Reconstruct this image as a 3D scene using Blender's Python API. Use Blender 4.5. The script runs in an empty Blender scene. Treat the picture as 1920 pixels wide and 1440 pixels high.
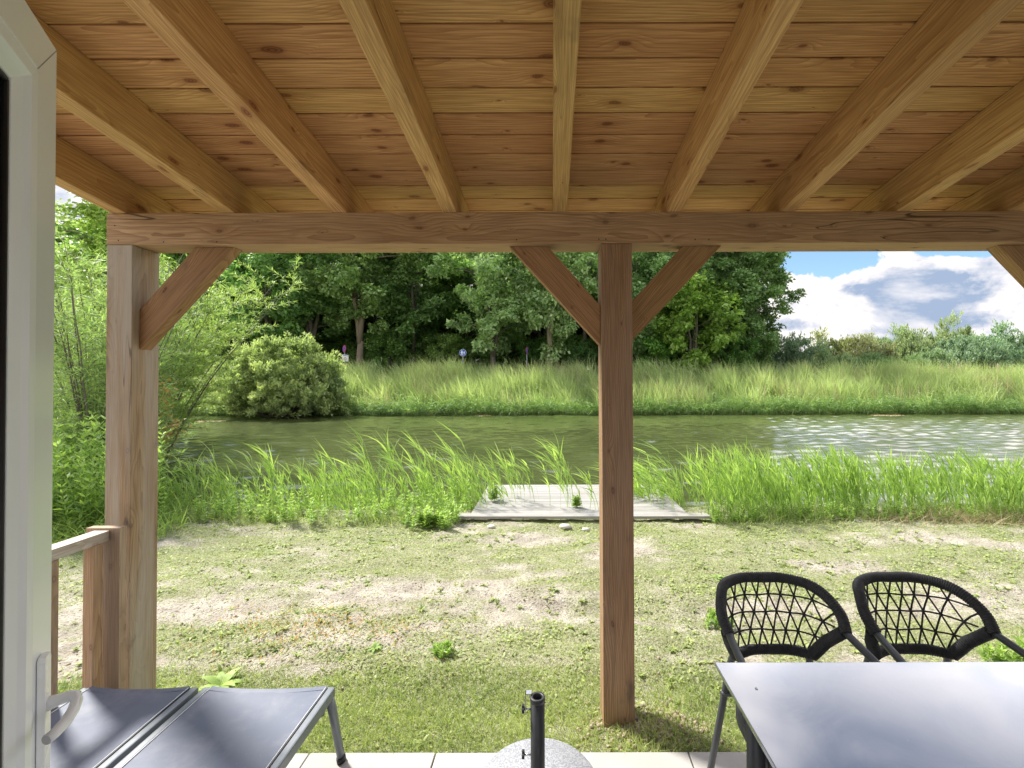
import bpy, bmesh, math, random
import numpy as np
from mathutils import Vector, Matrix, Euler
PI = math.pi
S = bpy.context.scene
COL = S.collection
rnd = random.Random(7)

# ------------------------------------------------------------------ camera
F, CX, CY = 860.0, 1035.0, 705.0           # pixels of the 1920x1440 photograph
CAMZ = 1.6
PITCH = math.radians(0.65)
cd = bpy.data.cameras.new('camera')
cam = bpy.data.objects.new('camera', cd); COL.objects.link(cam)
cd.sensor_width = 36.0; cd.lens = F / 1920 * 36.0
cd.shift_x = (960 - CX) / 1920; cd.shift_y = (CY - 720) / 1920
cd.clip_start = 0.02; cd.clip_end = 3000
cam.location = (0, 0, CAMZ)
cam.rotation_euler = Euler((math.radians(90) + PITCH, math.radians(0.15), 0))
S.camera = cam

def P(px, py, Y):
    """point on the photo ray through (px,py) at distance Y in front"""
    vx, vz = (px - CX) / F, -(py - CY) / F
    c, s = math.cos(PITCH), math.sin(PITCH)
    dy, dz = c - vz * s, s + vz * c
    return Vector((vx / dy * Y, Y, CAMZ + dz / dy * Y))

# ------------------------------------------------------------------ light
S.view_settings.view_transform = 'Standard'; S.view_settings.look = 'None'
S.view_settings.gamma = 1; S.view_settings.exposure = 1.12
SUN_EL, SUN_AZ = math.radians(50), math.radians(-55)     # azimuth from +Y, negative = left
sdir = Vector((math.sin(SUN_AZ) * math.cos(SUN_EL), math.cos(SUN_AZ) * math.cos(SUN_EL), math.sin(SUN_EL)))
sl = bpy.data.lights.new('sun', 'SUN'); sl.energy = 4.3; sl.angle = math.radians(7); sl.color = (1, .95, .87)
so = bpy.data.objects.new('sun', sl); COL.objects.link(so)
so.rotation_euler = sdir.to_track_quat('Z', 'Y').to_euler(); so.location = (-20, 20, 30)

class NT:
    def __init__(s, tree): s.t = tree; s.n = tree.nodes; s.l = tree.links
    def node(s, typ, **kw):
        n = s.n.new(typ)
        for k, v in kw.items(): setattr(n, k, v)
        return n
    def lk(s, a, b): s.l.new(a, b)
    def put(s, v, sock):
        if hasattr(v, 'is_output') or isinstance(v, bpy.types.NodeSocket): s.lk(v, sock)
        else: sock.default_value = v
    def math(s, op, a, b=0.0, c=None, clamp=False):
        n = s.node('ShaderNodeMath', operation=op); n.use_clamp = clamp
        s.put(a, n.inputs[0]); s.put(b, n.inputs[1])
        if c is not None: s.put(c, n.inputs[2])
        return n.outputs[0]
    def ramp(s, v, a, b, lo=0.0, hi=1.0, smooth=True):
        n = s.node('ShaderNodeMapRange'); n.interpolation_type = 'SMOOTHSTEP' if smooth else 'LINEAR'
        s.put(v, n.inputs[0]); s.put(a, n.inputs[1]); s.put(b, n.inputs[2]); s.put(lo, n.inputs[3]); s.put(hi, n.inputs[4])
        return n.outputs[0]
    def mix(s, f, a, b, blend='MIX'):
        n = s.node('ShaderNodeMix', data_type='RGBA', blend_type=blend)
        s.put(f, n.inputs[0])
        for v, i in ((a, 6), (b, 7)):
            if isinstance(v, tuple): v = tuple(v) + ((1,) if len(v) == 3 else ())
            s.put(v, n.inputs[i])
        return n.outputs[2]
    def vmath(s, op, a, b=(0, 0, 0)):
        n = s.node('ShaderNodeVectorMath', operation=op)
        s.put(a, n.inputs[0])
        if op == 'SCALE': s.put(b, n.inputs[3])
        else: s.put(b, n.inputs[1])
        return n.outputs[0]
    def noise(s, vec, scale, detail=3, rough=.55, dist=0.0, out=0):
        n = s.node('ShaderNodeTexNoise'); n.inputs['Scale'].default_value = scale
        n.inputs['Detail'].default_value = detail; n.inputs['Roughness'].default_value = rough
        n.inputs['Distortion'].default_value = dist
        if vec is not None: s.lk(vec, n.inputs['Vector'])
        return n.outputs[out]
    def voro(s, vec, scale, feature='F1', out=0, rand=1.0):
        n = s.node('ShaderNodeTexVoronoi', feature=feature); n.inputs['Scale'].default_value = scale
        n.inputs['Randomness'].default_value = rand
        if vec is not None: s.lk(vec, n.inputs['Vector'])
        return n.outputs[out]
    def sep(s, v):
        n = s.node('ShaderNodeSeparateXYZ'); s.lk(v, n.inputs[0]); return n.outputs
    def comb(s, x, y, z):
        n = s.node('ShaderNodeCombineXYZ')
        for i, v in enumerate((x, y, z)): s.put(v, n.inputs[i])
        return n.outputs[0]

W = bpy.data.worlds.new('World'); S.world = W; W.use_nodes = True
t = NT(W.node_tree); t.n.clear()
sky = t.node('ShaderNodeTexSky', sky_type='NISHITA'); sky.sun_disc = False
sky.sun_elevation = SUN_EL; sky.sun_rotation = SUN_AZ
sky.air_density = 1.0; sky.dust_density = 0.0; sky.ozone_density = 4.0
gen = t.node('ShaderNodeTexCoord').outputs['Generated']
dx, dy, dz = t.sep(gen)
yy = t.math('MAXIMUM', dy, .08)
u = t.math('DIVIDE', dx, yy); v = t.math('DIVIDE', dz, yy)
wob = t.noise(gen, 12, 7, .62)
wob = t.math('MULTIPLY', t.math('SUBTRACT', wob, .5), 1.0)
def blob(cu, cv, ru, rv):
    a = t.math('DIVIDE', t.math('SUBTRACT', u, cu), ru); b = t.math('DIVIDE', t.math('SUBTRACT', v, cv), rv)
    d = t.math('SQRT', t.math('ADD', t.math('MULTIPLY', a, a), t.math('MULTIPLY', b, b)))
    return t.math('ADD', t.math('SUBTRACT', 1.0, d), t.math('MULTIPLY', wob, 1.6))     # >0 inside
up = t.vmath('MULTIPLY', gen, (1.0, 1.0, 1.9))
big = t.noise(up, 2.3, 7, .55, .15)
gaps = t.math('MAXIMUM', blob(.57, .29, .15, .06), blob(.93, .295, .14, .035))
high = t.ramp(dz, .34, .6)                               # higher up the sky opens into blue patches
cover_low = t.ramp(gaps, .02, .16, 1.0, 0.0)
cover_high = t.ramp(big, .42, .62)
frontside = t.ramp(dy, -.05, .15)
low_any = t.mix(frontside, (1, 1, 1), cover_low)
cover = t.mix(high, low_any, cover_high)
tex = t.noise(up, 4.6, 8, .58, .25)
tex2 = t.noise(t.vmath('ADD', up, (-.02, .0, -.05)), 4.6, 8, .58, .25)
relief = t.math('MULTIPLY', t.math('SUBTRACT', tex, tex2), 4.5)
grey = t.math('MAXIMUM', t.math('MAXIMUM', blob(.80, .17, .15, .10), blob(.50, .12, .10, .02)), blob(.50, .33, .05, .02))
sh = t.math('ADD', t.ramp(t.math('ADD', grey, t.math('MULTIPLY', t.math('SUBTRACT', tex, .5), 2.4)), .0, .6, 0, .7), t.math('ADD', t.ramp(tex, .52, .72, 0, .30), relief), clamp=True)
cloud = t.mix(sh, (.56, .53, .52), (.19, .24, .33))
sky_boost = t.node('ShaderNodeVectorMath', operation='DOT_PRODUCT'); t.lk(gen, sky_boost.inputs[0]); sky_boost.inputs[1].default_value = (.50, .74, .45)  # added bright patch above the visible sky, so the river reflects white
cloud = t.vmath('SCALE', cloud, t.math('ADD', t.ramp(dz, .24, .42, 1.0, 1.9), t.math('MULTIPLY', t.ramp(sky_boost.outputs['Value'], .86, .99, 0, 2.2), t.ramp(dz, .26, .36))))  # clouds out of view also brightened with height, for the water's reflection
skyc = t.vmath('SCALE', sky.outputs[0], .098)
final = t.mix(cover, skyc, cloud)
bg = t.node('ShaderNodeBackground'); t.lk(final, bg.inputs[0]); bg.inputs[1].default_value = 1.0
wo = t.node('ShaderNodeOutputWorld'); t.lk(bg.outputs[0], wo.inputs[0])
S.cycles.max_bounces = 8; S.cycles.diffuse_bounces = 4; S.cycles.glossy_bounces = 3
S.cycles.transmission_bounces = 5; S.cycles.transparent_max_bounces = 6
S.cycles.use_denoising = True; S.cycles.sample_clamp_indirect = 6

# ------------------------------------------------------------------ materials
MATS = {}
def newmat(name):
    m = bpy.data.materials.new(name); m.use_nodes = True
    t = NT(m.node_tree); t.n.clear()
    b = t.node('ShaderNodeBsdfPrincipled'); o = t.node('ShaderNodeOutputMaterial')
    t.lk(b.outputs[0], o.inputs[0]); MATS[name] = m
    return m, t, b, o
def bump(t, b, h, strength=.3, dist=.01):
    n = t.node('ShaderNodeBump'); n.inputs['Strength'].default_value = strength
    n.inputs['Distance'].default_value = dist
    t.lk(h, n.inputs['Height']); t.lk(n.outputs[0], b.inputs['Normal'])

def plain(name, col, rough=.5, metal=0.0, vary=.12, scale=30, bumps=0.0):
    m, t, b, o = newmat(name)
    oc = t.node('ShaderNodeTexCoord').outputs['Object']
    n = t.noise(oc, scale, 4)
    c = t.mix(n, tuple(x * (1 - vary) for x in col), tuple(min(1, x * (1 + vary)) for x in col))
    t.lk(c, b.inputs['Base Color']); b.inputs['Metallic'].default_value = metal
    t.lk(t.ramp(t.noise(oc, scale * .3, 3), .3, .7, rough * .8, min(1, rough * 1.2)), b.inputs['Roughness'])
    if bumps: bump(t, b, n, bumps, .002)
    return m

def wood(name, light, dark, knot, grey=None, greyamt=0.0, ring=.009, contrast=.75, rough=.65, knots=1.0, stain=0.0, vary=.3, crack=0.0):
    m, t, b, o = newmat(name)
    oc = t.node('ShaderNodeTexCoord').outputs['Object']
    info = t.node('ShaderNodeObjectInfo').outputs['Random']
    off = t.comb(t.math('MULTIPLY', info, 37.0), t.math('MULTIPLY', info, 11.0), t.math('MULTIPLY', info, 23.0))
    pc = t.vmath('ADD', oc, off)
    x, y, z = t.sep(oc)
    # knots
    px_, py_, pz_ = t.sep(pc)
    vn = t.node('ShaderNodeTexVoronoi', voronoi_dimensions='2D', feature='F1'); vn.inputs['Scale'].default_value = 1.0
    kw = t.noise(t.vmath('MULTIPLY', pc, (9, 14, 14)), 1.0, 2)
    t.lk(t.comb(t.math('MULTIPLY', px_, 3.3), t.math('ADD', t.math('MULTIPLY', t.math('ADD', py_, pz_), 8.0), t.math('MULTIPLY', kw, .25)), 0.0), vn.inputs['Vector'])
    kr = t.sep(vn.outputs['Color'])[0]                     # knot size differs from knot to knot
    vd = t.math('DIVIDE', vn.outputs['Distance'], t.math('ADD', .05, t.math('MULTIPLY', t.math('POWER', kr, 1.6), 1.5)))
    wv = t.noise(t.vmath('MULTIPLY', pc, (1.1, 5, 5)), 1.0, 3, .5)
    wf = t.noise(t.vmath('MULTIPLY', pc, (5, 60, 60)), 1.0, 2, .5)
    oy = t.math('ADD', y, t.math('ADD', .05, t.math('MULTIPLY', t.math('FRACT', t.math('MULTIPLY', info, 7.3)), .12)))
    oz = t.math('ADD', z, t.math('SUBTRACT', t.math('MULTIPLY', t.math('FRACT', t.math('MULTIPLY', info, 13.7)), .14), .05))
    d = t.math('SQRT', t.math('ADD', t.math('MULTIPLY', oy, oy), t.math('MULTIPLY', oz, oz)))
    d = t.math('ADD', d, t.math('MULTIPLY', t.math('SUBTRACT', wv, .5), .075))
    d = t.math('ADD', d, t.math('MULTIPLY', t.ramp(vd, 0.0, .45, 1.0, 0.0), .020 * knots))
    d = t.math('ADD', d, t.math('MULTIPLY', t.math('SUBTRACT', wf, .5), .0022))
    rg = t.math('FRACT', t.math('DIVIDE', d, ring))
    rg = t.math('POWER', rg, 2.2)
    rs = t.math('MULTIPLY', rg, contrast)
    blot = t.noise(t.vmath('MULTIPLY', pc, (1.5, 7, 7)), 1.0, 3)
    base = t.mix(t.ramp(blot, .3, .7), light, tuple(l * .6 + d_ * .4 for l, d_ in zip(light, dark)))
    c = t.mix(rs, base, dark)
    fib = t.noise(t.vmath('MULTIPLY', pc, (6, 160, 160)), 1.0, 2)
    c = t.mix(t.ramp(fib, .35, .7, 0, .55), c, tuple(a * .75 for a in dark))
    kmask = t.ramp(vd, .05 * knots, .12 * knots + .001, 1.0, 0.0)
    kring = t.math('SINE', t.math('MULTIPLY', vd, 160.0))
    kc = t.mix(t.ramp(kring, -1, 1), knot, tuple(min(1, k * 2.2) for k in knot))
    c = t.mix(t.math('MULTIPLY', t.ramp(vd, .1 * knots, .28 * knots, .45, 0.0), 1.0), c, dark)
    c = t.mix(t.math('MULTIPLY', kmask, .9), c, kc)
    if grey:
        gn = t.noise(t.vmath('MULTIPLY', pc, (1.0, 12, 12)), 1.0, 4)
        c = t.mix(t.math('MULTIPLY', t.ramp(gn, .3, .65), greyamt), c, grey)
    if stain:
        sn = t.noise(t.vmath('MULTIPLY', pc, (3.5, 8, 8)), 1.0, 4, .6)
        c = t.mix(t.math('MULTIPLY', t.ramp(sn, .60, .74), stain), c, (.05, .045, .045))
    if crack:
        cn = t.noise(t.vmath('MULTIPLY', pc, (.55, 8, 8)), 1.0, 2, .5)
        cl = t.math('ABSOLUTE', t.math('SUBTRACT', cn, .5)); gate = t.ramp(t.noise(t.vmath('MULTIPLY', pc, (.8, 2, 2)), 1.0, 1), .45, .52)
        c = t.mix(t.math('MULTIPLY', t.math('MULTIPLY', t.ramp(cl, .0008, .003, 1, 0), gate), crack * .8), c, (.045, .022, .012))
    val = t.math('ADD', 1.0 - vary * .5, t.math('MULTIPLY', info, vary))
    hs = t.node('ShaderNodeHueSaturation'); t.lk(c, hs.inputs['Color']); t.lk(val, hs.inputs['Value'])
    t.lk(t.math('ADD', .49, t.math('MULTIPLY', t.math('FRACT', t.math('MULTIPLY', info, 5.1)), .018)), hs.inputs['Hue'])
    t.lk(hs.outputs[0], b.inputs['Base Color'])
    b.inputs['Roughness'].default_value = rough; b.inputs['Specular IOR Level'].default_value = .3
    bump(t, b, t.math('ADD', t.math('MULTIPLY', rg, .6), fib), .45, .0018)
    return m

wood('larch_ceiling', (.70, .42, .175), (.36, .165, .055), (.12, .045, .016), ring=.0105, contrast=.72, knots=1.0, vary=.14)
wood('larch_rafter', (.68, .44, .185), (.37, .19, .066), (.14, .055, .022), ring=.008, contrast=.65, knots=.85, stain=.35, vary=.2, crack=.7)
wood('post_wood', (.42, .265, .145), (.20, .108, .05), (.09, .04, .02), grey=(.33, .27, .22), greyamt=.25, ring=.007, contrast=.85, knots=.5, stain=.5, vary=.1, crack=.8)
wood('post_weathered', (.45, .305, .18), (.24, .145, .078), (.12, .07, .05), grey=(.42, .385, .335), greyamt=.7, ring=.006, contrast=.95, knots=.45, stain=.8, vary=.05, crack=.8)
wood('beam_wood', (.57, .37, .20), (.29, .155, .07), (.11, .05, .025), grey=(.40, .29, .19), greyamt=.2, ring=.010, contrast=.85, knots=.7, stain=.35, vary=.1, crack=1.0)
wood('brace_wood', (.43, .255, .125), (.21, .105, .042), (.08, .035, .02), ring=.006, contrast=.8, knots=.5, stain=.4, vary=.15)
wood('rail_wood', (.62, .55, .46), (.36, .28, .20), (.18, .10, .06), grey=(.55, .52, .48), greyamt=.5, ring=.008, knots=.4, vary=.15)
wood('baluster_wood', (.50, .33, .19), (.27, .16, .085), (.15, .08, .04), grey=(.36, .32, .28), greyamt=.4, ring=.008, knots=.4, vary=.3)
wood('weathered_board', (.38, .365, .335), (.23, .215, .195), (.18, .15, .13), grey=(.37, .365, .355), greyamt=.6, ring=.008, knots=.3, vary=.15)

def leafmat(name, a, b_, trans=.35, rough=.5, tcol=None, spec=.35):
    m, t, b, o = newmat(name)
    at = t.node('ShaderNodeAttribute'); at.attribute_name = 'tint'
    oi = t.node('ShaderNodeObjectInfo')
    c = t.mix(at.outputs['Fac'], a, b_)
    c = t.mix(1.0, c, oi.outputs['Color'], 'MULTIPLY')
    t.lk(c, b.inputs['Base Color']); b.inputs['Roughness'].default_value = rough
    b.inputs['Specular IOR Level'].default_value = spec
    tr = t.node('ShaderNodeBsdfTranslucent')
    tc = t.mix(1.0, c, tcol or (1.2, 1.3, .72), 'MULTIPLY')
    t.lk(tc, tr.inputs[0])
    ms = t.node('ShaderNodeMixShader'); ms.inputs[0].default_value = trans
    t.lk(b.outputs[0], ms.inputs[1]); t.lk(tr.outputs[0], ms.inputs[2]); t.lk(ms.outputs[0], o.inputs[0])
    return m
leafmat('tree_leaf', (.095, .135, .055), (.27, .33, .145), .35)
leafmat('willow_leaf', (.17, .29, .10), (.46, .58, .24), .42)
leafmat('bush_leaf', (.18, .27, .11), (.58, .66, .30), .38)
leafmat('reed_leaf', (.16, .29, .075), (.52, .64, .24), .44, tcol=(1.25, 1.4, .6))
leafmat('weed_leaf', (.13, .25, .06), (.44, .58, .16), .42)
leafmat('lawn_leaf', (.17, .26, .08), (.52, .57, .24), .4)
leafmat('far_reed_leaf', (.18, .28, .10), (.62, .70, .36), .44)
leafmat('dry_leaf', (.38, .31, .17), (.60, .52, .33), .3, tcol=(1.1, 1.0, .8))
leafmat('red_leaf', (.24, .33, .08), (.62, .34, .14), .35, tcol=(1.2, 1.0, .7))

m, t, b, o = newmat('bark')
oc = t.node('ShaderNodeTexCoord').outputs['Object']
n = t.noise(t.vmath('MULTIPLY', oc, (9, 9, 2)), 1.0, 5, .65)
oi = t.node('ShaderNodeObjectInfo')
c = t.mix(1.0, t.mix(n, (.06, .05, .04), (.22, .19, .15)), oi.outputs['Color'], 'MULTIPLY')
t.lk(c, b.inputs['Base Color']); b.inputs['Roughness'].default_value = .9; bump(t, b, n, .6, .03)

plain('door_plastic', (.84, .88, .93), .22, vary=.04, scale=5)
plain('handle_enamel', (.88, .90, .93), .25, vary=.02)
plain('brass_metal', (.62, .55, .38), .25, 1.0, .1)
plain('steel', (.6, .6, .6), .25, 1.0, .08)
plain('seal_rubber', (.012, .012, .014), .6)
plain('black_rope', (.032, .034, .040), .7, vary=.25, scale=120, bumps=.3)
plain('dark_metal', (.045, .05, .058), .42, .0, .1, 60, .1)
plain('lounger_metal', (.17, .19, .215), .4, .2, .1, 50, .15)
plain('lounger_black', (.02, .022, .026), .5)
plain('white_cord', (.7, .72, .75), .5)
plain('umbrella_metal', (.028, .03, .034), .45, .0, .15, 80, .15)
plain('sign_back', (.35, .36, .38), .5, .5)
plain('sign_blue', (.02, .11, .50), .4)
plain('sign_red', (.50, .03, .08), .4)
plain('sign_white', (.8, .8, .8), .4)
plain('roof_felt', (.05, .05, .05), .9)
plain('stone', (.55, .52, .47), .8, 0, .2, 60, .5)
plain('clod_soil', (.34, .275, .205), .95, 0, .35, 60, .6)
plain('house_siding', (.30, .27, .24), .7, 0, .15, 12)
plain('stake_wood', (.30, .25, .19), .85, 0, .3, 15)

m, t, b, o = newmat('door_glass')
b.inputs['Base Color'].default_value = (.018, .025, .028, 1); b.inputs['Roughness'].default_value = .03
oc = t.node('ShaderNodeTexCoord').outputs['Object']
b.inputs['Specular IOR Level'].default_value = .6

m, t, b, o = newmat('granite')
oc = t.node('ShaderNodeTexCoord').outputs['Object']
n1 = t.noise(oc, 160, 2, .6); n2 = t.noise(oc, 45, 3)
c = t.mix(t.ramp(n1, .40, .62), (.20, .21, .235), (.36, .37, .40)); c = t.mix(t.ramp(n2, .55, .75, 0, .4), c, (.5, .5, .52))
t.lk(c, b.inputs['Base Color']); b.inputs['Roughness'].default_value = .45; bump(t, b, n1, .15, .002)

m, t, b, o = newmat('sling_fabric')
oc = t.node('ShaderNodeTexCoord').outputs['Object']; x, y, z = t.sep(oc)
wx = t.math('SINE', t.math('MULTIPLY', x, 3400.0)); wy = t.math('SINE', t.math('MULTIPLY', y, 3400.0))
wv = t.math('MULTIPLY', wx, wy)
dust = t.noise(oc, 7, 5, .65); spk = t.voro(oc, 38)
c = t.mix(t.ramp(wv, -1, 1), (.042, .058, .105), (.085, .112, .18))
c = t.mix(t.ramp(dust, .42, .75, 0, .35), c, (.24, .25, .28))
c = t.mix(t.ramp(spk, .03, .05, .55, 0), c, (.6, .6, .62))
t.lk(c, b.inputs['Base Color']); b.inputs['Roughness'].default_value = .55
b.inputs['Sheen Weight'].default_value = .25
bump(t, b, wv, .15, .0006)

m, t, b, o = newmat('table_top')
oc = t.node('ShaderNodeTexCoord').outputs['Object']
n1 = t.noise(t.vmath('MULTIPLY', oc, (1, 1, 1)), 5, 5, .6, .6); n2 = t.noise(oc, 220, 2)
spk = t.voro(oc, 26)
c = t.mix(t.ramp(n1, .35, .7), (.10, .135, .22), (.16, .195, .29))
c = t.mix(t.ramp(spk, .02, .035, .5, 0), c, (.5, .5, .5))
t.lk(c, b.inputs['Base Color'])
t.lk(t.ramp(n1, .3, .7, .10, .22), b.inputs['Roughness']); b.inputs['Specular IOR Level'].default_value = .9
b.inputs['IOR'].default_value = 1.7; b.inputs['Coat Weight'].default_value = 1.0; b.inputs['Coat IOR'].default_value = 1.6; b.inputs['Coat Roughness'].default_value = .06
bump(t, b, n2, .03, .0005)

m, t, b, o = newmat('concrete_slab')
oc = t.node('ShaderNodeTexCoord').outputs['Object']
info = t.node('ShaderNodeObjectInfo').outputs['Random']
n1 = t.noise(oc, 4, 5, .6); n2 = t.noise(oc, 130, 3)
c = t.mix(t.ramp(n1, .3, .7), (.36, .35, .325), (.44, .425, .40))
c = t.mix(t.ramp(n2, .55, .75, 0, .5), c, (.42, .40, .36))
t.lk(c, b.inputs['Base Color']); b.inputs['Roughness'].default_value = .85; bump(t, b, n2, .35, .002)

m, t, b, o = newmat('lawn_soil')
oc = t.node('ShaderNodeTexCoord').outputs['Object']
at = t.node('ShaderNodeAttribute'); at.attribute_name = 'grass'
wt = t.node('ShaderNodeAttribute'); wt.attribute_name = 'bank'
n1 = t.noise(oc, 5, 6, .65); n2 = t.noise(oc, 55, 4, .7); n3 = t.noise(oc, 190, 2, .6)
soil = t.mix(t.ramp(n1, .35, .65), (.44, .40, .325), (.62, .58, .48))
soil = t.mix(t.ramp(n2, .50, .66, 0, .8), soil, (.17, .125, .09))
moss = t.mix(t.ramp(n2, .35, .6), (.46, .48, .25), (.22, .25, .10))
c = t.mix(t.math('MULTIPLY', t.ramp(t.math('ADD', at.outputs['Fac'], t.math('MULTIPLY', t.math('SUBTRACT', n3, .5), 1.8)), .35, .85), .75), soil, moss)
far = t.mix(t.noise(oc, 2.2, 4), (.08, .11, .035), (.18, .21, .08))
c = t.mix(wt.outputs['Fac'], c, far)
t.lk(c, b.inputs['Base Color']); b.inputs['Roughness'].default_value = .95; b.inputs['Specular IOR Level'].default_value = .15
bump(t, b, t.math('ADD', t.math('MULTIPLY', n2, 1.0), t.math('MULTIPLY', n3, .4)), 1.0, .03)

m, t, b, o = newmat('river_water')
oc = t.node('ShaderNodeTexCoord').outputs['Object']
n0 = t.noise(oc, .25, 3)
c = t.mix(t.ramp(n0, .35, .65), (.048, .062, .02), (.072, .088, .03))
t.lk(c, b.inputs['Base Color']); b.inputs['Roughness'].default_value = .17; b.inputs['IOR'].default_value = 1.5
w1 = t.noise(t.vmath('MULTIPLY', oc, (2.2, 5.0, 1)), 1.0, 3, .55, .4)
w2 = t.noise(t.vmath('MULTIPLY', oc, (7, 15, 1)), 1.0, 2, .5, .3)
calm = t.ramp(t.noise(oc, .18, 2), .35, .65, .55, 1.0)
h = t.math('MULTIPLY', t.math('ADD', w1, t.math('MULTIPLY', w2, .40)), calm)
bump(t, b, h, .6, .012)

# ------------------------------------------------------------------ mesh helpers
def nest(ob, parent):
    if parent is not None:
        ob.parent = parent
        # basis coordinates are world coordinates throughout; the inverse keeps them so
        ob.matrix_parent_inverse = parent.matrix_basis.inverted()

def tag(o, label=None, cat=None, group=None, kind=None):
    if label: o['label'] = label
    if cat: o['category'] = cat
    if group: o['group'] = group
    if kind: o['kind'] = kind
    return o
def empty(name, loc, rz=0.0):
    o = bpy.data.objects.new(name, None); COL.objects.link(o)
    o.location = loc; o.rotation_euler = (0, 0, rz); o.empty_display_size = .1
    return o

class MB:
    def __init__(s): s.v = []; s.f = []; s.m = []; s.sm = []
    def add(s, vs, fs, mi=0, smooth=False):
        k = len(s.v); s.v.extend([tuple(p) for p in vs])
        for f in fs: s.f.append(tuple(i + k for i in f)); s.m.append(mi); s.sm.append(smooth)
    def box(s, a, b, mi=0, mat=None):
        x0, y0, z0 = a; x1, y1, z1 = b
        vs = [Vector(p) for p in ((x0,y0,z0),(x1,y0,z0),(x1,y1,z0),(x0,y1,z0),(x0,y0,z1),(x1,y0,z1),(x1,y1,z1),(x0,y1,z1))]
        if mat is not None: vs = [mat @ p for p in vs]
        s.add(vs, [(3,2,1,0),(4,5,6,7),(0,1,5,4),(1,2,6,5),(2,3,7,6),(3,0,4,7)], mi)
    def tube(s, pts, r, n=8, mi=0, caps=True, closed=False, flat=1.0, upv=None):
        pts = [Vector(p) for p in pts]; N = len(pts)
        rr = r if hasattr(r, '__len__') else [r] * N
        T = []
        for i in range(N):
            a = pts[i - 1] if (i > 0 or closed) else pts[i]; b = pts[(i + 1) % N] if (i < N - 1 or closed) else pts[i]
            T.append((b - a).normalized())
        up = Vector(upv) if upv else (Vector((0, 0, 1)) if abs(T[0].z) < .9 else Vector((1, 0, 0)))
        vs = []; 
        for i in range(N):
            up = (up - T[i] * up.dot(T[i]))
            if up.length < 1e-6: up = T[i].orthogonal()
            up.normalize(); side = T[i].cross(up)
            for k in range(n):
                a = 2 * PI * (k + .5) / n
                vs.append(pts[i] + (up * math.sin(a) * flat + side * math.cos(a)) * rr[i])
        fs = []
        for i in range(N if closed else N - 1):
            j = (i + 1) % N
            for k in range(n):
                l = (k + 1) % n
                fs.append((i*n+k, i*n+l, j*n+l, j*n+k))
        s.add(vs, fs, mi, n > 4)
        if caps and not closed:
            k0 = len(s.v) - len(vs)
            s.f.append(tuple(k0 + k for k in range(n - 1, -1, -1))); s.m.append(mi); s.sm.append(False)
            s.f.append(tuple(k0 + (N - 1) * n + k for k in range(n))); s.m.append(mi); s.sm.append(False)
    def lathe(s, prof, c=(0, 0, 0), n=32, mi=0, smooth=True):
        vs = []; fs = []
        for r, z in prof:
            for k in range(n):
                a = 2 * PI * k / n; vs.append((c[0] + r * math.cos(a), c[1] + r * math.sin(a), c[2] + z))
        for i in range(len(prof) - 1):
            for k in range(n):
                l = (k + 1) % n; fs.append((i*n+k, i*n+l, (i+1)*n+l, (i+1)*n+k))
        s.add(vs, fs, mi, smooth)
    def prism(s, poly, a, b, f):
        """poly 2D points, f(u,v,w)->3D, extruded w from a to b"""
        n = len(poly)
        vs = [f(u, v, a) for u, v in poly] + [f(u, v, b) for u, v in poly]
        s.add(vs, [tuple(range(n - 1, -1, -1)), tuple(range(n, 2 * n))] + [(i, (i + 1) % n, n + (i + 1) % n, n + i) for i in range(n)])
    def build(s, name, mats, parent=None, bevel=0.0):
        me = bpy.data.meshes.new(name); me.from_pydata(s.v, [], s.f)
        for m in (mats if isinstance(mats, (list, tuple)) else [mats]): me.materials.append(MATS[m])
        me.polygons.foreach_set('material_index', s.m); me.polygons.foreach_set('use_smooth', s.sm)
        bm = bmesh.new(); bm.from_mesh(me); bmesh.ops.recalc_face_normals(bm, faces=bm.faces)
        if bevel:
            es = [e for e in bm.edges if len(e.link_faces) == 2 and e.calc_face_angle(0) > .6]
            bmesh.ops.bevel(bm, geom=es, offset=bevel, segments=2, affect='EDGES', profile=.6)
        bm.to_mesh(me); bm.free()
        me.update()
        ob = bpy.data.objects.new(name, me); COL.objects.link(ob); nest(ob, parent)
        return ob

def timber(name, p0, p1, w, h, mat, parent, upv=(0, 0, 1), bevel=.003, cut=None):
    """squared timber from p0 to p1 with its length along local x; w sideways, h along up.
    cut(local_vertex)->vertex may trim the ends"""
    p0 = Vector(p0); p1 = Vector(p1); d = (p1 - p0); L = d.length; d.normalize()
    up = Vector(upv); side = up.cross(d).normalized(); up = d.cross(side).normalized()
    M = Matrix((( d.x, side.x, up.x, (p0.x + p1.x) / 2), (d.y, side.y, up.y, (p0.y + p1.y) / 2), (d.z, side.z, up.z, (p0.z + p1.z) / 2), (0, 0, 0, 1)))
    mb = MB(); mb.box((-L/2, -w/2, -h/2), (L/2, w/2, h/2))
    if cut:
        Mi = M.inverted(); mb.v = [tuple(Mi @ cut(M @ Vector(v))) for v in mb.v]
    ob = mb.build(name, mat, None, bevel)
    ob.matrix_basis = M; nest(ob, parent)
    return ob

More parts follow.
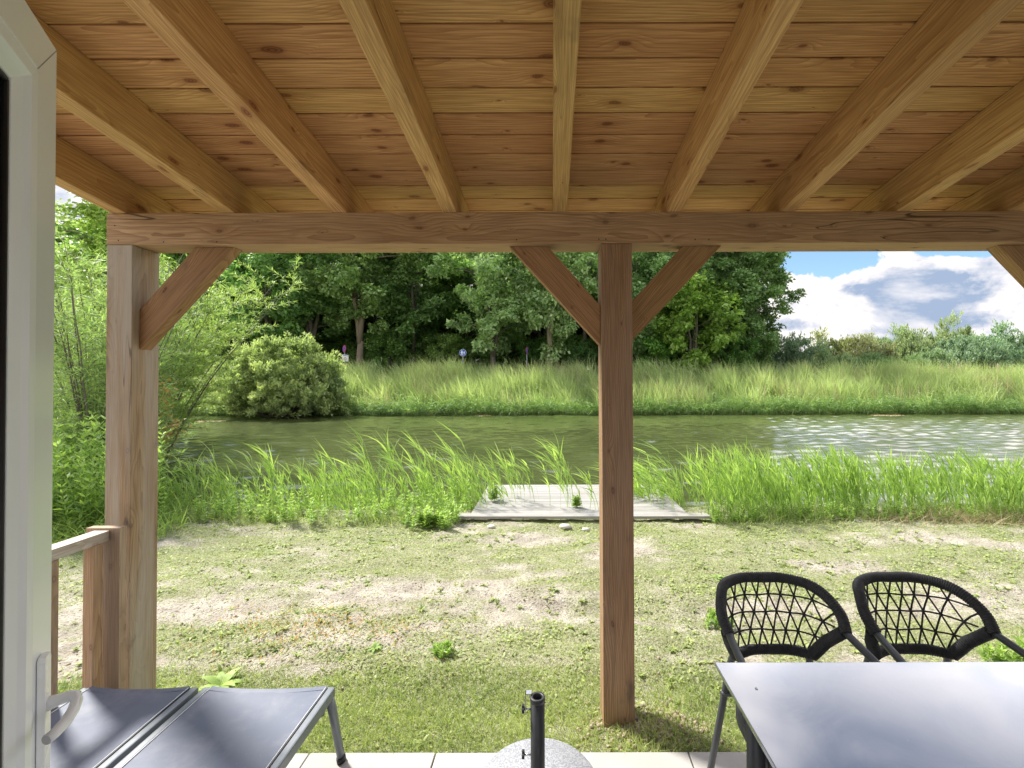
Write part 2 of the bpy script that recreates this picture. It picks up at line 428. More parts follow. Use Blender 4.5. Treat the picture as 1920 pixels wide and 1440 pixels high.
def np_mesh(name, V, quads, mats, parent=None, tint=None, extra=None, smooth=False, midx=None):
    me = bpy.data.meshes.new(name)
    V = np.asarray(V, np.float32).reshape(-1, 3); Q = np.asarray(quads, np.int32).reshape(-1, 4)
    me.vertices.add(len(V)); me.vertices.foreach_set('co', V.ravel())
    me.loops.add(Q.size); me.loops.foreach_set('vertex_index', Q.ravel())
    me.polygons.add(len(Q)); me.polygons.foreach_set('loop_start', np.arange(0, Q.size, 4, dtype=np.int32))
    try: me.polygons.foreach_set('loop_total', np.full(len(Q), 4, np.int32))
    except Exception: pass
    for m in (mats if isinstance(mats, (list, tuple)) else [mats]): me.materials.append(MATS[m])
    if midx is not None: me.polygons.foreach_set('material_index', np.asarray(midx, np.int32))
    me.update(calc_edges=True)
    if smooth: me.polygons.foreach_set('use_smooth', np.ones(len(Q), bool))
    if tint is not None:
        a = me.attributes.new('tint', 'FLOAT', 'POINT'); a.data.foreach_set('value', np.asarray(tint, np.float32))
    for k, arr in (extra or {}).items():
        a = me.attributes.new(k, 'FLOAT', 'POINT'); a.data.foreach_set('value', np.asarray(arr, np.float32))
    ob = bpy.data.objects.new(name, me); COL.objects.link(ob); nest(ob, parent)
    return ob

RG = np.random.default_rng(11)
def unit(a): return a / (np.linalg.norm(a, axis=-1, keepdims=True) + 1e-9)
def leaves(C, D, N, L, Wd):
    """rhombic leaves: base C, direction D, facing N -> V (n,4,3)"""
    D = unit(D); Sd = unit(np.cross(D, N)); L = np.asarray(L)[..., None]; Wd = np.asarray(Wd)[..., None]
    Nn = unit(np.cross(Sd, D))
    mid = C + D * L * .45
    return np.stack([C, mid + Sd * Wd * .5 + Nn * Wd * .12, C + D * L - Nn * L * .06, mid - Sd * Wd * .5 + Nn * Wd * .12], 1)
def leaf_arrays(V, tint):
    n = len(V); return V.reshape(-1, 3), np.arange(n * 4).reshape(-1, 4), np.repeat(tint, 4)
def ribbons(B, D, Bend, L, Wd, seg=3, side=None, taper=1.6, rg=RG):
    """curved blades. B base, D direction, Bend drift vector (added as t^2)"""
    n = len(B); D = unit(D)
    if side is None:
        a = rg.uniform(0, 2 * PI, n); side = np.stack([np.cos(a), np.sin(a), np.zeros(n)], 1)
    side = unit(side - D * (side * D).sum(1, keepdims=True))
    ts = np.linspace(0, 1, seg + 1)
    out = []
    for tt in ts:
        c = B + (D * tt + Bend * tt * tt) * L[:, None]
        w = Wd * max(.04, (1 - tt ** taper)) * (.55 + .45 * min(1, tt * 4 + .3))
        out += [c - side * w[:, None] * .5, c + side * w[:, None] * .5]
    V = np.stack(out, 1)                                  # n, 2(seg+1), 3
    q = np.array([[2*i, 2*i+1, 2*i+3, 2*i+2] for i in range(seg)])
    Q = (np.arange(n) * 2 * (seg + 1))[:, None, None] + q[None]
    return V.reshape(-1, 3), Q.reshape(-1, 4), 2 * (seg + 1)
class Acc:
    def __init__(s): s.V = []; s.Q = []; s.T = []; s.M = []; s.k = 0
    def put(s, V, Q, T, m=0):
        V = V.reshape(-1, 3); s.V.append(V); s.Q.append(Q + s.k); s.T.append(T); s.M.append(np.full(len(Q), m)); s.k += len(V)
    def leaf(s, C, D, N, L, W, tint, m=0): V, Q, T = leaf_arrays(leaves(C, D, N, L, W), tint); s.put(V, Q, T, m)
    def rib(s, B, D, Bend, L, W, tint, seg=3, side=None, taper=1.6, m=0):
        V, Q, k = ribbons(B, D, Bend, L, W, seg, side, taper); s.put(V, Q, np.repeat(tint, k), m)
    def build(s, name, mats, parent=None):
        return np_mesh(name, np.concatenate(s.V), np.concatenate(s.Q), mats, parent, np.concatenate(s.T), midx=np.concatenate(s.M))

def vnoise(x, y, seed=0):
    xi = np.floor(x).astype(np.int64); yi = np.floor(y).astype(np.int64); fx = x - xi; fy = y - yi
    def h(a, b):
        k = (a * 374761393 + b * 668265263 + seed * 974711) & 0x7fffffff
        k = ((k ^ (k >> 13)) * 1274126177) & 0x7fffffff
        return ((k ^ (k >> 16)) & 0xffff) / 65535.0
    fx = fx * fx * (3 - 2 * fx); fy = fy * fy * (3 - 2 * fy)
    return (h(xi, yi) * (1-fx) + h(xi+1, yi) * fx) * (1-fy) + (h(xi, yi+1) * (1-fx) + h(xi+1, yi+1) * fx) * fy
def fbm(x, y, seed=0, oct=4):
    s = 0; a = .5; tot = 0
    for i in range(oct): s = s + a * vnoise(x * 2**i, y * 2**i, seed + i * 17); tot += a; a *= .5
    return s / tot
def sstep(a, b, x): t_ = np.clip((x - a) / (b - a), 0, 1); return t_ * t_ * (3 - 2 * t_)

# ------------------------------------------------------------------ the setting: ground, water
WATER = -.32
FAR = 26.2
def shore(x, y):
    """signed distance-like value: > 0 on land near the house or on the left bank"""
    edge = 6.05 + .25 * (fbm(x * .9 + 3, y * 0 + 1, 5) - .5)
    near = edge - y
    left = (-.93 * y - .1 - x) * .73 + .5 * (fbm(y * .4, x * 0, 9) - .5)
    return np.maximum(near, left)
def bankline(x): return FAR + 1.2 * (fbm(x * .12 + 4, x * 0 + 2, 8) - .5) + .9 * (fbm(x * .9 + 1, x * 0 + 5, 12) - .5)
def terrain(x, y, fine=True):
    x = np.asarray(x, float); y = np.asarray(y, float)
    s = shore(x, y)
    h = -1.0 + sstep(-1.0, .35, s) * 1.0
    d = y - bankline(x)
    far = -1.0 + .85 * sstep(-.9, .5, d) + .45 * sstep(.3, 2.5, d) + 1.15 * sstep(1.5, 7.5, d) + .7 * (fbm(x * .45, y * .45, 3) - .5) * sstep(0, 2, d)
    h = np.maximum(h, far)
    lawn = sstep(1.95, 2.3, y) * sstep(0, .3, s) * (y < 30)
    ridge = (fbm(x * .55 + .3 * y, y * 4.0 + .8 * np.sin(x * .8), 21, 3) - .5)
    h = h + lawn * (.085 * ridge + .03 * (fbm(x * 9, y * 9, 2, 3) - .5) + .022 * (fbm(x * 2, y * 2, 4) - .5))
    h = np.where(y < 1.97, h - .05, h)
    return h
def grassy(x, y):
    g = (fbm(x * 1.3, y * 2.8, 31, 5) - .5) * 2.3 + .7 * (fbm(x * 6, y * 9, 33, 3) - .5) + .67
    g = g + .55 * np.exp(-((y - 2.15) / .33) ** 2)                   # lush strip by the paving
    g = g + .16 * sstep(3.8, 4.6, y) + .06 * sstep(3.1, 3.6, y)
    g = g - .30 * np.exp(-((y - 2.62) / .10) ** 2) * (x < 1.2)       # bare line behind the strip
    hole = np.exp(-(((x - .36) / .22) ** 2 + ((y - 2.2) / .2) ** 2))
    return np.clip(g - .6 * hole, 0, 1.2)
def axis(parts):
    out = []
    for a, b, n in parts: out += list(np.linspace(a, b, n, endpoint=False))
    return np.array(out + [parts[-1][1]])
gx = axis([(-900, -120, 6), (-120, -40, 16), (-40, -6, 50), (-6, -3.4, 30), (-3.4, 6, 330), (6, 9, 30), (9, 45, 45), (45, 130, 16), (130, 900, 6)])
gy = axis([(-12, 1.9, 8), (1.9, 5.6, 170), (5.6, 7.4, 24), (7.4, 24.5, 22), (24.5, 36, 40), (36, 90, 15), (90, 1500, 7)])
X, Y = np.meshgrid(gx, gy); Z = terrain(X, Y)
V = np.stack([X, Y, Z], -1).reshape(-1, 3); nx, ny = len(gx), len(gy)
i0 = (np.arange(ny - 1)[:, None] * nx + np.arange(nx - 1)[None]).ravel()
Q = np.stack([i0, i0 + 1, i0 + nx + 1, i0 + nx], 1)
bankw = np.maximum(sstep(20, 24, Y), sstep(.15, -.1, shore(X, Y)))
ground = np_mesh('ground', V, Q, 'lawn_soil', None, extra={'grass': grassy(X, Y).ravel(), 'bank': bankw.ravel()}, smooth=True)
tag(ground, kind='structure')
wx = axis([(-160, -32, 16), (-32, 34, 460), (34, 160, 16)]); wy = axis([(4, 5.6, 4), (5.6, 12, 130), (12, 20, 130), (20, 29, 100)])
WX, WY = np.meshgrid(wx, wy); WZ = np.zeros_like(WX); rw = np.random.default_rng(5)
gust = .35 + 1.1 * fbm(WX * .12, WY * .3, 71, 3)
for k in range(18):
    lam = .25 * 1.09 ** k * rw.uniform(.9, 1.1); th = rw.normal(-.3, .8); ph = rw.uniform(0, 6.28)
    WZ += .052 * lam / (2 * PI) * np.sin(2 * PI / lam * (WX * math.sin(th) + WY * math.cos(th)) + ph + 2.5 * fbm(WX * .5, WY * .5, 80 + k, 2)) * (1 if lam < .7 else .6)
WZ = WATER + WZ * gust * np.where(np.abs(WX) > 40, 0, 1) + .018 * (fbm(WX * 1.4, WY * 3.6, 72, 3) - .5) * gust
i0 = (np.arange(len(wy) - 1)[:, None] * len(wx) + np.arange(len(wx) - 1)[None]).ravel()
water = np_mesh('water', np.stack([WX, WY, WZ], -1), np.stack([i0, i0+1, i0+len(wx)+1, i0+len(wx)], 1), 'river_water', smooth=True)
tag(water, kind='structure')

# terrace: slabs are one paving sheet of separate tiles with joints
mb = MB()
xs = [-1.03 + .534 * k for k in range(-6, 12)]; ys = [1.962 - .54 * k for k in range(0, 6)]
for i in range(len(xs) - 1):
    for j in range(len(ys) - 1):
        dz = rnd.uniform(-.0015, .0015)
        mb.box((xs[i] + .003, ys[j+1] + .003, -.02), (xs[i+1] - .003, ys[j] - .003, .03 + dz))
tag(mb.build('terrace_paving', 'concrete_slab', None, .003), kind='structure')

# ------------------------------------------------------------------ veranda
YB = 2.15                                  # front face of posts and beam
ver = empty('veranda', (0, 2.2, 0))
tag(ver, 'timber veranda roof of larch boards on rafters, with posts, long beam and diagonal braces', 'veranda')
SL = .116                                  # roof slope
BT = 1.6 + .7975                           # beam top
BBOT = BT - .150
# posts
def post(x0, x1, zb, lean=0.0, mat='post_wood'):
    timber('post', ((x0+x1)/2 + lean, YB + .075, zb), ((x0+x1)/2, YB + .075, BBOT - .001), x1 - x0, .15, mat, ver, upv=(0, 1, 0), bevel=.004)
post(-2.092, -1.972, -.12, 0, 'post_weathered')
post(.232, .378, -.03, .004)
post(2.575, 2.72, -.12)
timber('beam', (-2.095, YB + .075, BT - .075), (3.9, YB + .075, BT - .075), .15, .15, 'beam_wood', ver, bevel=.004)
for px, zz in ((305, .012), (405, .012), (1124, .02), (1137, .02), (969, .018), (1305, .018), (1331, .016), (220, .02), (213, .09)):
    xn = (px - CX) / F * YB; mb = MB(); mb.prism([(.0032 * math.cos(a), .0032 * math.sin(a)) for a in np.linspace(0, 2*PI, 10, endpoint=False)], -.0006, .002, lambda a, b_, w: Vector((xn + a, YB + w, BBOT + zz + b_)))
    mb.build('nail_head', 'seal_rubber', ver)
def rz(y): return BT - SL * (y - YB)       # underside of the rafters
for k, x in enumerate([-2.075, -1.56, -1.035, -.515, .006, .545, 1.08, 1.625, 2.145, 2.67, 3.2]):
    x += .034; y0, y1 = -.08, 2.55
    nrm = Vector((0, SL, 1)).normalized() * .085
    timber('rafter', Vector((x, y0, rz(y0))) + nrm, Vector((x, y1, rz(y1))) + nrm, .068, .17, 'larch_rafter', ver, bevel=.004)
nb = Vector((0, SL, 1)).normalized()
step = .1285; ydir = Vector((0, 1, -SL)).normalized()
for k in range(-1, 20):
    y = 1.457 - step * 11 + step * k - .002 * (k - 11)
    c = Vector((.75, y, rz(y))) + nb * (.17 + .0095) + ydir * (step * .5)
    timber('ceiling_board', c - Vector((2.95, 0, 0)), c + Vector((2.95, 0, 0)), step - .007, .017, 'larch_ceiling', ver, upv=nb, bevel=.0035)
mb = MB(); ya, yb_ = -.12, 2.62
mb.add([Vector((x, y, rz(y))) + nb * (.19 + h) for h in (0, .03) for x, y in ((-2.25, ya), (3.75, ya), (3.75, yb_), (-2.25, yb_))],
       [(3,2,1,0),(4,5,6,7),(0,1,5,4),(1,2,6,5),(2,3,7,6),(3,0,4,7)])
mb.build('roof_covering', 'roof_felt', ver)
# braces
def brace(xp, s, drop=.475, reach=.40, w=.19):
    """from post side xp going in direction s; flat board with vertical and horizontal end cuts"""
    f = lambda a, z, yv: Vector((xp + s * a, yv, z))
    top = BBOT - .001; hz = w
    poly = [(.001, top - drop), (.001, top - drop + hz), (reach - .175, top), (reach + .01, top)]
    vs = [f(a, z, YB + .04) for a, z in poly] + [f(a, z, YB + .105) for a, z in poly]
    mid = sum(vs, Vector()) / 8; ax = (f(reach, top, 0) - f(0, top - drop, 0)).normalized()
    up = Vector((0, 1, 0)); side = up.cross(ax).normalized()
    M = Matrix(((ax.x, side.x, up.x, mid.x), (ax.y, side.y, up.y, mid.y), (ax.z, side.z, up.z, mid.z), (0, 0, 0, 1)))
    Mi = M.inverted()
    mb = MB(); mb.add([Mi @ v_ for v_ in vs], [(0,1,2,3),(7,6,5,4),(0,4,5,1),(1,5,6,2),(2,6,7,3),(3,7,4,0)])
    ob = mb.build('brace', 'brace_wood', None, .002); ob.matrix_basis = M; nest(ob, ver)
brace(-1.972, 1, drop=.49, reach=.44); brace(.232, -1, drop=.475, reach=.425); brace(.378, 1, drop=.46, reach=.425); brace(2.575, -1, drop=.46, reach=.425)

# house front behind the camera (holds the roof up; the camera looks out of its doorway)
mb = MB()
for (x0, x1, z0, z1) in ((-2.6, -.50, -.05, 3.0), (1.0, 4.2, -.05, 3.0), (-.50, 1.0, 2.26, 3.0)):
    zz = z0
    while zz < z1 - .01:
        mb.box((x0, -.34, zz), (x1, -.20, min(zz + .157, z1))); zz += .16
tag(mb.build('house_wall', 'house_siding', None), 'grey timber clad house front behind the veranda with open doorway', 'house wall')

# ------------------------------------------------------------------ railing
rl = empty('railing', (-1.99, 1.7, 0)); tag(rl, 'short weathered wooden railing beside the left veranda post and the loungers', 'railing')
timber('top_rail', (-1.985, .45, .925), (-1.985, 2.03, .925), .068, .045, 'rail_wood', rl, bevel=.003)
timber('end_post', (-1.985, 2.05, .02), (-1.985, 2.05, .957), .15, .036, 'baluster_wood', rl, upv=(0, 1, 0), bevel=.002)
for y, x in ((1.80, -1.972), (1.978, -1.972), (1.62, -1.972), (1.44, -1.972), (1.26, -1.972), (1.08, -1.972), (.9, -1.972)):
    timber('baluster', (x, y, .04), (x, y, .902), .044, .042, 'baluster_wood', rl, upv=(0, 1, 0), bevel=.002)
timber('bottom_rail', (-2.022, .45, .12), (-2.022, 2.03, .12), .045, .07, 'baluster_wood', rl, bevel=.002)

# ------------------------------------------------------------------ door
ZE = .80
de = Vector((-1.085 * ZE, ZE, 0)); dh = Vector((.53, -.85, 0)).normalized(); dn = Vector((.85, .53, 0)).normalized()
DT, DB, DW = 1.6 + .585, .07, .80
door = empty('patio_door', de + dh * DW); tag(door, 'white plastic glazed patio door standing open on the left', 'door')
def dp(s_, z, d): return de + dh * s_ + dn * d + Vector((0, 0, z))
prof = [(0, -.07), (0, -.004), (.004, 0), (.078, 0), (.080, -.004), (.084, -.004), (.088, .003), (.104, .001), (.112, -.006), (.127, -.014), (.129, -.03), (.129, -.07)]
mb = MB(); n = len(prof)
rings = []
for (sx, sz) in ((0, 0), (1, 0), (1, 1), (0, 1)):
    rings.append([dp(DW - o_ if sx else o_, DT - o_ if sz else DB + o_, d) for o_, d in prof])
for i in range(4):
    a, b_ = rings[i], rings[(i + 1) % 4]
    vs = a + b_; mb.add(vs, [(k, (k+1) % n, n + (k+1) % n, n + k) for k in range(n)])
mb.build('frame', 'door_plastic', door)
mb = MB(); mb.add([dp(s_, z, d) for d in (-.030, -.021) for s_, z in ((.1275, DB+.1275), (DW-.1275, DB+.1275), (DW-.1275, DT-.1275), (.1275, DT-.1275))],
                  [(0,1,2,3),(7,6,5,4),(0,4,5,1),(1,5,6,2),(2,6,7,3),(3,7,4,0)])
mb.build('glass', 'door_glass', door)
mb = MB()
for a, b_ in (((.1325, DB+.1325), (.1325, DT-.1325)), ((.1325, DT-.1325), (DW-.1325, DT-.1325)), ((DW-.1325, DT-.1325), (DW-.1325, DB+.1325)), ((DW-.1325, DB+.1325), (.1325, DB+.1325))):
    mb.tube([dp(a[0], a[1], -.0185), dp(b_[0], b_[1], -.0185)], .0045, 6)
mb.build('seal', 'seal_rubber', door)
# mitre joint lines are hairline grooves in the frame corners
mb = MB()
mb.tube([dp(.003, DT - .003, -.0005), dp(.079, DT - .079, -.0005)], .0011, 4)
mb.build('mitre_joint', 'sign_back', door)
hz_ = 1.6 - .530
hd = empty('handle', dp(.052, hz_, 0)); hd.parent = None
nest(hd, door)
mb = MB()
pl = [(.052 + a, hz_ + b_) for a, b_ in ((-.0125, -.16), (-.0125, .075), (-.009, .083), (.009, .083), (.0125, .075), (.0125, -.16), (.009, -.168), (-.009, -.168))]
mb.prism(pl, .0005, .011, lambda a, b_, w: dp(a, b_, w))
mb.build('backplate', 'handle_enamel', hd, .002)
mb = MB()
path = [dp(.050, hz_, .009), dp(.050, hz_ + .002, .022), dp(.050, hz_ + .004, .036), dp(.055, hz_ + .004, .044), dp(.066, hz_ + .001, .048), dp(.085, hz_ - .003, .049), dp(.105, hz_ - .008, .046), dp(.125, hz_ - .012, .038), dp(.135, hz_ - .013, .032)]
mb.tube(path, [.011, .0085, .0078, .0078, .0078, .0080, .0082, .0078, .0072], 12, upv=(0, 0, 1), flat=1.1)
mb.build('lever', 'handle_enamel', hd)
mb = MB()
zc = 1.6 - .655
mb.prism([(.052 + .0085 * math.cos(a), zc + .0085 * math.sin(a)) for a in np.linspace(0, 2*PI, 14, endpoint=False)], .010, .016, lambda a, b_, w: dp(a, b_, w))
mb.box((-.005, -.013, -.03), (.005, .0, 0), mat=Matrix.Translation(dp(.052, zc, .016)) @ Matrix(((dh.x, dn.x, 0, 0), (dh.y, dn.y, 0, 0), (0, 0, 1, 0), (0, 0, 0, 1))))
mb.build('lock_cylinder', 'brass_metal', door, .001)

# ------------------------------------------------------------------ sun loungers
def lounger(x0, x1, label):
    zt = .335; ye = 1.925; yn = .10; xm = (x0 + x1) / 2
    r = empty('sun_lounger', (xm, 1.0, 0.03)); tag(r, label, 'sun lounger', 'sun loungers side by side on the terrace')
    w = .032
    for s_, xx in ((-1, x0), (1, x1 - w)):
        mb = MB(); mb.box((xx, yn, zt - .046), (xx + w, ye, zt - .004)); fr = mb.build('side_rail', 'lounger_metal', r, .006)
        mb = MB(); a = xx + (w - .004 if s_ < 0 else -.001)
        mb.box((a, yn + .02, zt - .018), (a + .005, ye - .01, zt - .0005)); mb.build('fabric_channel', 'lounger_black', fr)
        mb = MB(); a = xx + (w + .0015 if s_ < 0 else -.0035); mb.tube([(a + .001, yn + .03, zt), (a + .001, ye - .012, zt)], .0016, 5); mb.build('keder_cord', 'white_cord', fr)
    for yy in (ye - .035, yn + .4, .9):
        mb = MB(); mb.tube([(x0 + w, yy, zt - .085), (x1 - w, yy, zt - .085)], .016, 10); mb.build('crossbar', 'lounger_metal', r)
    for s_, xx in ((-1, x0 + w/2), (1, x1 - w/2)):
        for yy, oy in ((ye - .022, .012), (yn + .35, -.02)):
            mb = MB(); mb.tube([(xx, yy, zt - .03), (xx + s_ * .012, yy + oy * .4, zt - .09), (xx + s_ * .045, yy + oy, .044)], [.021, .021, .018], 12, flat=.75)
            lg = mb.build('leg', 'lounger_metal', r)
            mb = MB(); mb.tube([(xx + s_ * .043, yy + oy, .052), (xx + s_ * .047, yy + oy, .031)], .0215, 12, flat=.8); mb.build('foot_cap', 'seal_rubber', lg)
    # sagging sling
    nx_, ny_ = 26, 60; us = np.linspace(0, 1, nx_); vs = np.linspace(0, 1, ny_)
    U, Vv = np.meshgrid(us, vs); xx = x0 + w + .002 + (x1 - x0 - 2*w - .004) * U
    yy = yn + (ye - yn) * Vv - .014 * np.sin(PI * U) ** .8 * sstep(.9, 1, Vv) + .0 
    zz = zt - .002 - .008 * np.sin(PI * U) * (1 - .35 * sstep(.93, 1, Vv)) - .002 * np.sin(Vv * 40 + U * 4) * np.sin(PI * U)
    i0 = (np.arange(ny_ - 1)[:, None] * nx_ + np.arange(nx_ - 1)[None]).ravel()
    np_mesh('sling', np.stack([xx, yy, zz], -1), np.stack([i0, i0+1, i0+nx_+1, i0+nx_], 1), 'sling_fabric', r, smooth=True)
    V_ = np.stack([xx[-3:], yy[-3:], zz[-3:] + .0016], -1)
    V_[0, :, 1] = V_[2, :, 1] - .024; V_[1, :, 1] = V_[2, :, 1] - .012
    i0 = (np.arange(2)[:, None] * nx_ + np.arange(nx_ - 1)[None]).ravel()
    np_mesh('hem', V_, np.stack([i0, i0+1, i0+nx_+1, i0+nx_], 1), 'sling_fabric', r, smooth=True)
lounger(-1.955, -1.474, 'dark grey mesh sun lounger next to the wooden railing, partly behind the door')
lounger(-1.452, -.905, 'dark grey mesh sun lounger farther from the railing, nearer the parasol base')

# ------------------------------------------------------------------ parasol base
ub = empty('parasol_base', (-.057, 1.733, .03)); tag(ub, 'round grey granite parasol base with black upright tube', 'parasol base')
c = (-.057, 1.733, .03)
mb = MB(); mb.lathe([(.001, .0), (.222, .0), (.229, .006), (.229, .055), (.222, .064), (.03, .066), (.001, .066)], c, 64); mb.build('granite_disc', 'granite', ub)
mb = MB(); mb.lathe([(.045, .066), (.045, .072), (.028, .074), (.0265, .08), (.0265, .385), (.0195, .385), (.0195, .1), (.001, .1)], c, 32); mb.build('tube', 'umbrella_metal', ub)
mb = MB(); mb.lathe([(.0275, .372), (.0285, .376), (.0285, .385), (.027, .389), (.019, .389), (.0175, .387), (.0175, .365)], c, 32); mb.build('collar', 'umbrella_metal', ub)
mb = MB(); cx_, cy_ = c[0], c[1]
mb.box((cx_ - .047, cy_ + .004, .35), (cx_ - .044, cy_ + .026, .425)); mb.box((cx_ - .047, cy_ + .004, .422), (cx_ - .024, cy_ + .026, .425)); mb.build('hook_bracket', 'steel', ub)
for zk in (.365, .195):
    mb = MB(); mb.tube([(cx_ - .025, cy_ + .01, zk), (cx_ - .05, cy_ + .01, zk)], .0035, 8)
    kb = mb.build('screw', 'steel', ub)
    mb = MB()
    poly = [((.013 + .003 * math.cos(7 * a)) * math.cos(a), (.013 + .003 * math.cos(7 * a)) * math.sin(a)) for a in np.linspace(0, 2 * PI, 42, endpoint=False)]
    mb.prism(poly, -.060, -.050, lambda a, b_, w: Vector((cx_ + w, cy_ + .01 + a, zk + b_))); mb.build('knob', 'umbrella_metal', kb, .001)
mb = MB(); mb.tube([(cx_ + .034 + .009 * math.cos(a), cy_ - .004, .392 + .008 * math.sin(a)) for a in np.linspace(0, 2*PI, 16, endpoint=False)], .0012, 5, closed=True); mb.build('ring', 'steel', ub)

# ------------------------------------------------------------------ table
tb = empty('garden_table', (1.2, .9, .03)); tag(tb, 'dark rectangular garden table with a smooth top reflecting the sky', 'table')
mb = MB(); tx0, tx1, ty0, ty1 = .472, 2.3, .46, 1.345
mb.box((tx0, ty0, .768), (tx1, ty1, .780)); mb.build('tabletop', 'table_top', tb, .0015)
mb = MB()
mb.tube([(tx0 + .078, ty1 - .09, .03), (tx0 + .078, ty1 - .09, .766)], .024, 16); mb.build('leg', 'dark_metal', tb)
for x_, y_ in ((tx1 - .08, ty1 - .09), (tx0 + .078, ty0 + .09), (tx1 - .08, ty0 + .09)):
    mb = MB(); mb.tube([(x_, y_, .03), (x_, y_, .766)], .024, 16); mb.build('leg', 'dark_metal', tb)
mb = MB()
for a, b_ in (((tx0+.06, ty1-.11, .725), (tx1-.06, ty1-.07, .767)), ((tx0+.06, ty0+.07, .725), (tx1-.06, ty0+.11, .767))): mb.box(a, b_)
mb.build('apron', 'dark_metal', tb)
mb = MB(); mb.lathe([(.0001, .7815), (.0035, .7815), (.004, .7803)], (tx0 + .07, ty1 - .115, 0), 12); mb.build('screw_head', 'steel', tb)

# ------------------------------------------------------------------ rope chairs
def smooth_path(ctrl, n):
    """Catmull-Rom through control points"""
    c_ = [Vector(p) for p in ctrl]; c_ = [c_[0] * 2 - c_[1]] + c_ + [c_[-1] * 2 - c_[-2]]
    out = []; m_ = len(c_) - 3
    for i in range(n):
        tt = i / (n - 1) * m_; k = min(int(tt), m_ - 1); t_ = tt - k
        a, b_, c2, d_ = c_[k:k+4]
        out.append(.5 * ((2*b_) + (c2 - a) * t_ + (2*a - 5*b_ + 4*c2 - d_) * t_*t_ + (3*b_ - a - 3*c2 + d_) * t_**3))
    return out
def resample(path, dist):
    L = [0]
    for a, b_ in zip(path, path[1:]): L.append(L[-1] + (b_ - a).length)
    n = max(2, int(L[-1] / dist)); out = []; k = 0
    for i in range(n + 1):
        s_ = L[-1] * i / n
        while k < len(L) - 2 and L[k+1] < s_: k += 1
        f = (s_ - L[k]) / max(1e-9, L[k+1] - L[k]); out.append(path[k].lerp(path[k+1], min(1, max(0, f))))
    return out
def wrap(mb, path, r, pitch=.0078):
    pts = resample(path, pitch / 4)
    rr = [r * (1 + .15 * abs(math.sin(PI * i / 4 )) + rnd.uniform(-.01, .01) + .03 * math.sin(i * .07)) for i in range(len(pts))]
    mb.tube(pts, rr, 14)
